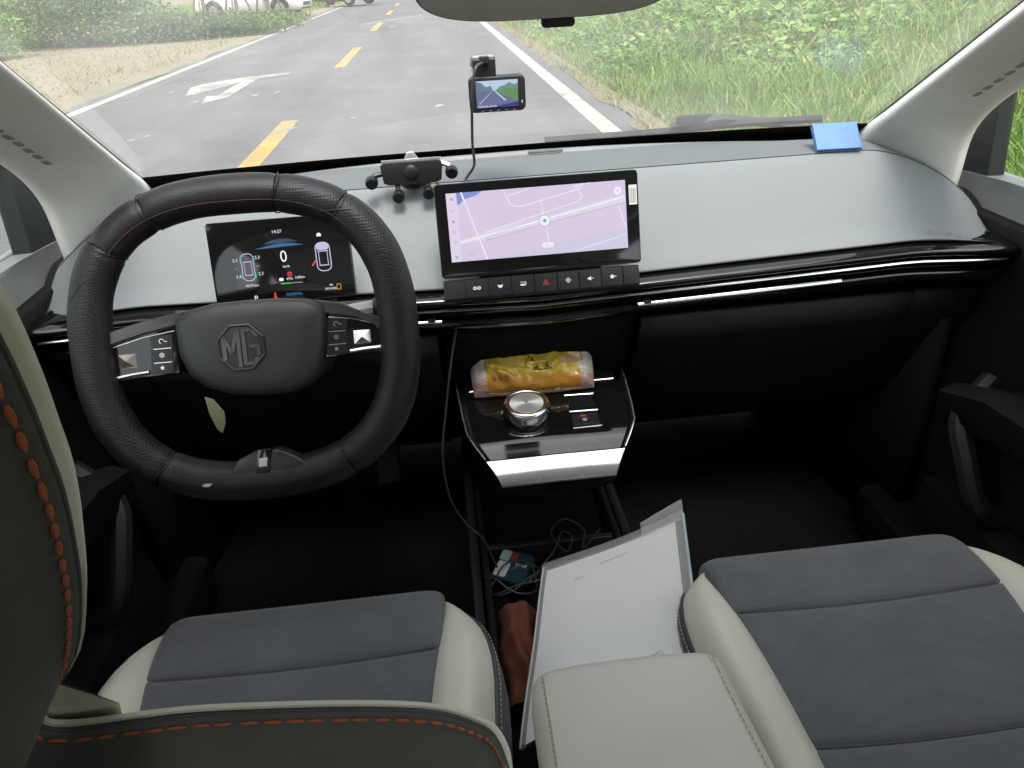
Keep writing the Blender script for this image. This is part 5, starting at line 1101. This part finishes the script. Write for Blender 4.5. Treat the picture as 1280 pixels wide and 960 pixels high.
# ------------------------------------------------------------------ seats
def seat(cx, label, recline, shoulder_y, side_out):
    """cushion made of three fabric panels, two cream bolsters and a dark skirt; backrest with built-in headrest"""
    s = thing('front_seat', label, 'car seat', (cx, .5, .30), 'front seats of the car')
    # centre line of the cushion from rear to front, then over the front edge
    path = spline([(.26, .560), (.36, .563), (.47, .568), (.57, .572), (.665, .580), (.725, .583), (.762, .577), (.785, .556), (.792, .520), (.786, .46), (.775, .40)], 6) if False else [Vector((y, z, 0)) for y, z in ()]
    pth = spline([(y, z, 0) for y, z in ((.22, .556), (.36, .564), (.47, .571), (.57, .580), (.665, .590), (.725, .593), (.765, .587), (.790, .565), (.797, .525), (.79, .46), (.78, .40))], 8)
    def iy(y):
        for i, p in enumerate(pth):
            if p.x >= y: return i
        return len(pth) - 1
    i1, i2 = iy(.47), iy(.665)
    def panel(name, ia, ib):
        sub = pth[ia:ib + 1]; n_ = 26
        D = [0.0]
        for p, q in zip(sub[:-1], sub[1:]): D.append(D[-1] + (q - p).length)
        def fn(u_, v_, ex_=0.0):
            d = v_ * D[-1]; i = max(0, min(len(D) - 2, next((k for k in range(len(D) - 1) if d <= D[k + 1]), len(D) - 2)))
            f_ = (d - D[i]) / max(1e-9, D[i + 1] - D[i]); p = sub[i].lerp(sub[i + 1], f_)
            tg_ = (sub[i + 1] - sub[i]).normalized(); nrm = Vector((-tg_.y, tg_.x))
            U = u_ * 2 - 1; hw = .168 + .014 * sstep(.45, .75, p.x)
            ed = min((1 - abs(U)) * hw, d if ia > 0 else 1, (D[-1] - d) if ib < len(pth) - 1 else 1)
            off = -.009 * math.exp(-ed / .007) - .006 * U * U * 0 + .012 * U * U * sstep(.80, .6, p.x) - .03 * sstep(.82, 1.0, abs(U)) * sstep(.70, .80, p.x) * 0
            frx = hw * (1 - .04 * sstep(.56, .44, p.y))
            off -= ex_; return (cx + U * frx * (1 - ex_ * .2), p.x + nrm.x * off, p.y + nrm.y * off)
        # sample v with finer steps by the seams
        vs_ = sorted(set([0, .004, .01, .02, .035, .06] + [i / 18 for i in range(1, 18)] + [.94, .965, .98, .99, .996, 1]))
        us_ = sorted(set([0, .006, .014, .03, .06, .1] + [i / 14 for i in range(2, 13)] + [.9, .94, .97, .986, .994, 1]))
        return part(name, B().loft([[fn(0, v_, .035)] + [fn(u_, v_) for u_ in us_] + [fn(1, v_, .035)] for v_ in vs_]), M_fabric, s, angle=70)
    panel('cushion_panel', 0, i1); panel('cushion_panel', i1, i2); panel('cushion_front_panel', i2, len(pth) - 1)
    for y_ in (.47, .665):
        i = iy(y_); part('cushion_seam', B().tube([(cx + .168 * (k / 10 - 1), pth[i].x, pth[i].y - .0075 + .012 * (k / 10 - 1) ** 2 * sstep(.80, .6, y_)) for k in range(21)], .0022, 6), M_sideg, s)
    for sg in (-1, 1):
        rows = []; rowd = []
        for y_ in [.22, .30, .38, .46, .53, .58, .62, .655, .685, .71, .728, .742, .752, .759, .763]:
            f_ = min(1, max(0, (.7645 - y_) / .165)); wd = .064 * math.sqrt(f_ * (2 - f_)); t_ = sstep(0, 1, f_)
            hi = .018 * t_; zb = .587 - .012 * sstep(.65, .3, y_) - .026 * (1 - f_) ** 3
            x0 = .168 + .014 * sstep(.45, .75, y_) - .003; x1 = x0 + .004 + wd
            zi = zb + .010 * sstep(.80, .6, y_) - .010
            pr = [(x0 - .013, zi - .008), (x0 + .07 * wd, zi + .010 + hi * .30), (x0 + wd * .32, zb + .008 + hi * .85), (x0 + wd * .60, zb + .008 + hi), (x0 + wd * .86, zb + .0 + hi * .72), (x1, zb - .014 + hi * .2)]
            rows.append([(cx + sg * x, y_, z) for x, z in pr])
            e = pr[-1]; fo = .3 + .7 * f_
            rowd.append([(cx + sg * x, y_ + q_, z) for x, z, q_ in ((e[0], e[1], 0), (e[0] + .010 * fo, e[1] - .012, .004 * (1 - f_)), (e[0] + .016 * fo, e[1] - .04, .012 * (1 - f_)), (e[0] + .012 * fo, e[1] - .09, .016 * (1 - f_)), (e[0] + .004, .40, .012 * (1 - f_)))])
        tipx = cx + sg * .181
        rows.append([(tipx + sg * .0006 * k, .7655, .545 + .0003 * k) for k in range(6)]); rowd.append([(tipx + sg * .003, .767, .540), (tipx + sg * .004, .773, .53), (tipx + sg * .004, .779, .50), (tipx + sg * .003, .782, .46), (tipx, .778, .40)])
        part('bolster', B().loft([spline(r_, 3) for r_ in rows]), M_cream, s, angle=80)
        part('bolster_side', B().loft([spline(r_, 2) for r_ in rowd]), M_sideg, s, angle=80)
        edge = [Vector(r_[-1]) + Vector((sg * .001, 0, .0008)) for r_ in rows[:-1]]
        part('piping', B().tube(spline(edge, 3), .0022, 6), M_sideg, s)
        stitches([p + Vector((sg * .005, 0, -.004)) for p in spline(edge, 4)], .0045, .0028, .0007, M_stitchpale, 'stitching', s)
    part('seat_base', B().box((cx, .50, .40), (.40, .50, .10)), M_black, s, bevel=.02)
    for sg in (-1, 1): part('seat_rail', B().box((cx + sg * .17, .50, .318), (.03, .56, .066)), M_doordark, s, bevel=.006)
    # ---- backrest: half outline (x, height along the back); y follows the recline
    half = [(.215, .50), (.236, .58), (.246, .70), (.243, .80), (.236, .88), (.225, .912), (.208, .940), (.185, .957), (.146, .973), (.090, .988), (.060, .990), (.034, .989), (.018, .990), (.011, .997), (.016, 1.012), (.031, 1.033), (.066, 1.079), (.092, 1.128), (.107, 1.163), (.118, 1.192), (.1245, 1.214), (.131, 1.238), (.135, 1.262), (.131, 1.297), (.120, 1.328), (.085, 1.345), (.04, 1.352), (0, 1.354)]
    def yc(z): return shoulder_y - recline * (z - .99)
    nrm = Vector((0, -1, -recline)).normalized()
    loop = half + [(-x, z) for x, z in half[-2::-1]]
    loop = [Vector((p.x, p.y)) for p in spline([(x, z, 0) for x, z in loop], 3)]
    cz = .86
    def ringp(k, dep, fr=0):
        out = []
        m_ = len(loop)
        for i, p in enumerate(loop):
            a_, b_ = loop[max(0, i - 1)], loop[min(m_ - 1, i + 1)]; tg_ = (b_ - a_).normalized(); nn_ = Vector((tg_.y, -tg_.x))
            wk = 1.0 if (k > -.004 or p.y < 1.0005) else .1 + .9 * max(sstep(.03, .09, abs(p.y - 1.02)), sstep(.045, .085, abs(p.x)))
            q = p + nn_ * k * wk
            dm = 1 if not fr else 1 + 6.5 * sstep(.93, .70, p.y) + 1.6 * sstep(1.12, 1.2, p.y) 
            out.append(Vector((cx + q.x, yc(q.y), q.y)) + nrm * (-.004 + (dep + .004) * dm))
        return out
    back = B().loft([ringp(.000, -.003), ringp(.0, -.0005), ringp(-.002, .0012), ringp(-.006, .0045), ringp(-.013, .013), ringp(-.022, .022), ringp(-.036, .031), ringp(-.056, .036)], closed=True)
    back.f.append(tuple(len(back.v) - len(loop) + i for i in range(len(loop))))
    part('back_panel', back, M_back, s, angle=60)
    front = B().loft([ringp(-.001, -.003, 1), ringp(.0018, -.0045, 1), ringp(.0014, -.0068, 1), ringp(-.007, -.0095, 1), ringp(-.016, -.0105, 1), ringp(-.032, -.0115, 1), ringp(-.055, -.012, 1)], closed=True)
    front.f.append(tuple(len(front.v) - len(loop) + i for i in range(len(loop))))
    part('front_cover', front, M_cream, s, angle=60)
    part('back_piping', B().tube(ringp(-.0004, -.0024), .0014, 8), M_sideg, s)
    stitches(ringp(-.0024, .0024), .0088, .0030, .00115, M_stitch, 'stitching', s)
    part('neck_gap_post', B().loft([[Vector((cx + x_, yc(z_), z_)) + nrm * (-.010 - .022 * f_) for x_, f_ in ((-.018, .1), (-.018, .7), (.018, .7), (.018, .1))] for z_ in (.95, .985, 1.01, 1.05)], closed=True), M_carpet, s, angle=50)  # post added inside the neck, black to read as the shaded gap
    # fabric insert on the front of the back
    part('back_insert', B().grid(lambda a, c: Vector((cx + (a * 2 - 1) * (.150 - .03 * c), yc(.58 + .30 * c), .58 + .30 * c)) + nrm * (-.018 - .052 * sstep(.93, .72, .58 + .30 * c)), 8, 10), M_fabric, s, angle=60, solid=.004)
    return s
seat(-.363, 'driver seat behind the steering wheel, orange stitching on its back', .42, .273, 1)
seat(.365, 'empty passenger seat with grey fabric cushion and cream bolsters', .62, .085, -1)
# rear bench, seen only in the mirror
rb = thing('rear_bench', 'cream and grey rear bench behind the front seats', 'car seat', (0, -.9, .30))
part('cushion', B().box((0, -.72, .50), (1.30, .46, .16)), M_fabric, rb, bevel=.05)
part('backrest', B().box((0, -1.02, .82), (1.28, .14, .62), Matrix.Rotation(R(16), 3, 'X')), M_cream, rb, bevel=.05)
for x in (-.42, 0, .42): part('headrest', B().box((x, -1.14, 1.18), (.24, .10, .14), Matrix.Rotation(R(16), 3, 'X')), M_cream, rb, bevel=.04)
# pedals
for x, w_, lab in ((-.30, .05, 'slim black accelerator pedal in the dark driver footwell'), (-.42, .09, 'broad black brake pedal in the dark driver footwell')):
    p_ = thing('pedal', lab, 'pedal', (x, 1.36, .42))
    part('pad', B().box((x, 1.34, .45), (w_, .02, .14 if w_ < .06 else .07), Matrix.Rotation(R(-28), 3, 'X')), M_rubber, p_, bevel=.006)
    part('arm', B().tube([(x, 1.36, .47), (x, 1.42, .58), (x, 1.44, .70)], .008, 8), M_doordark, p_)
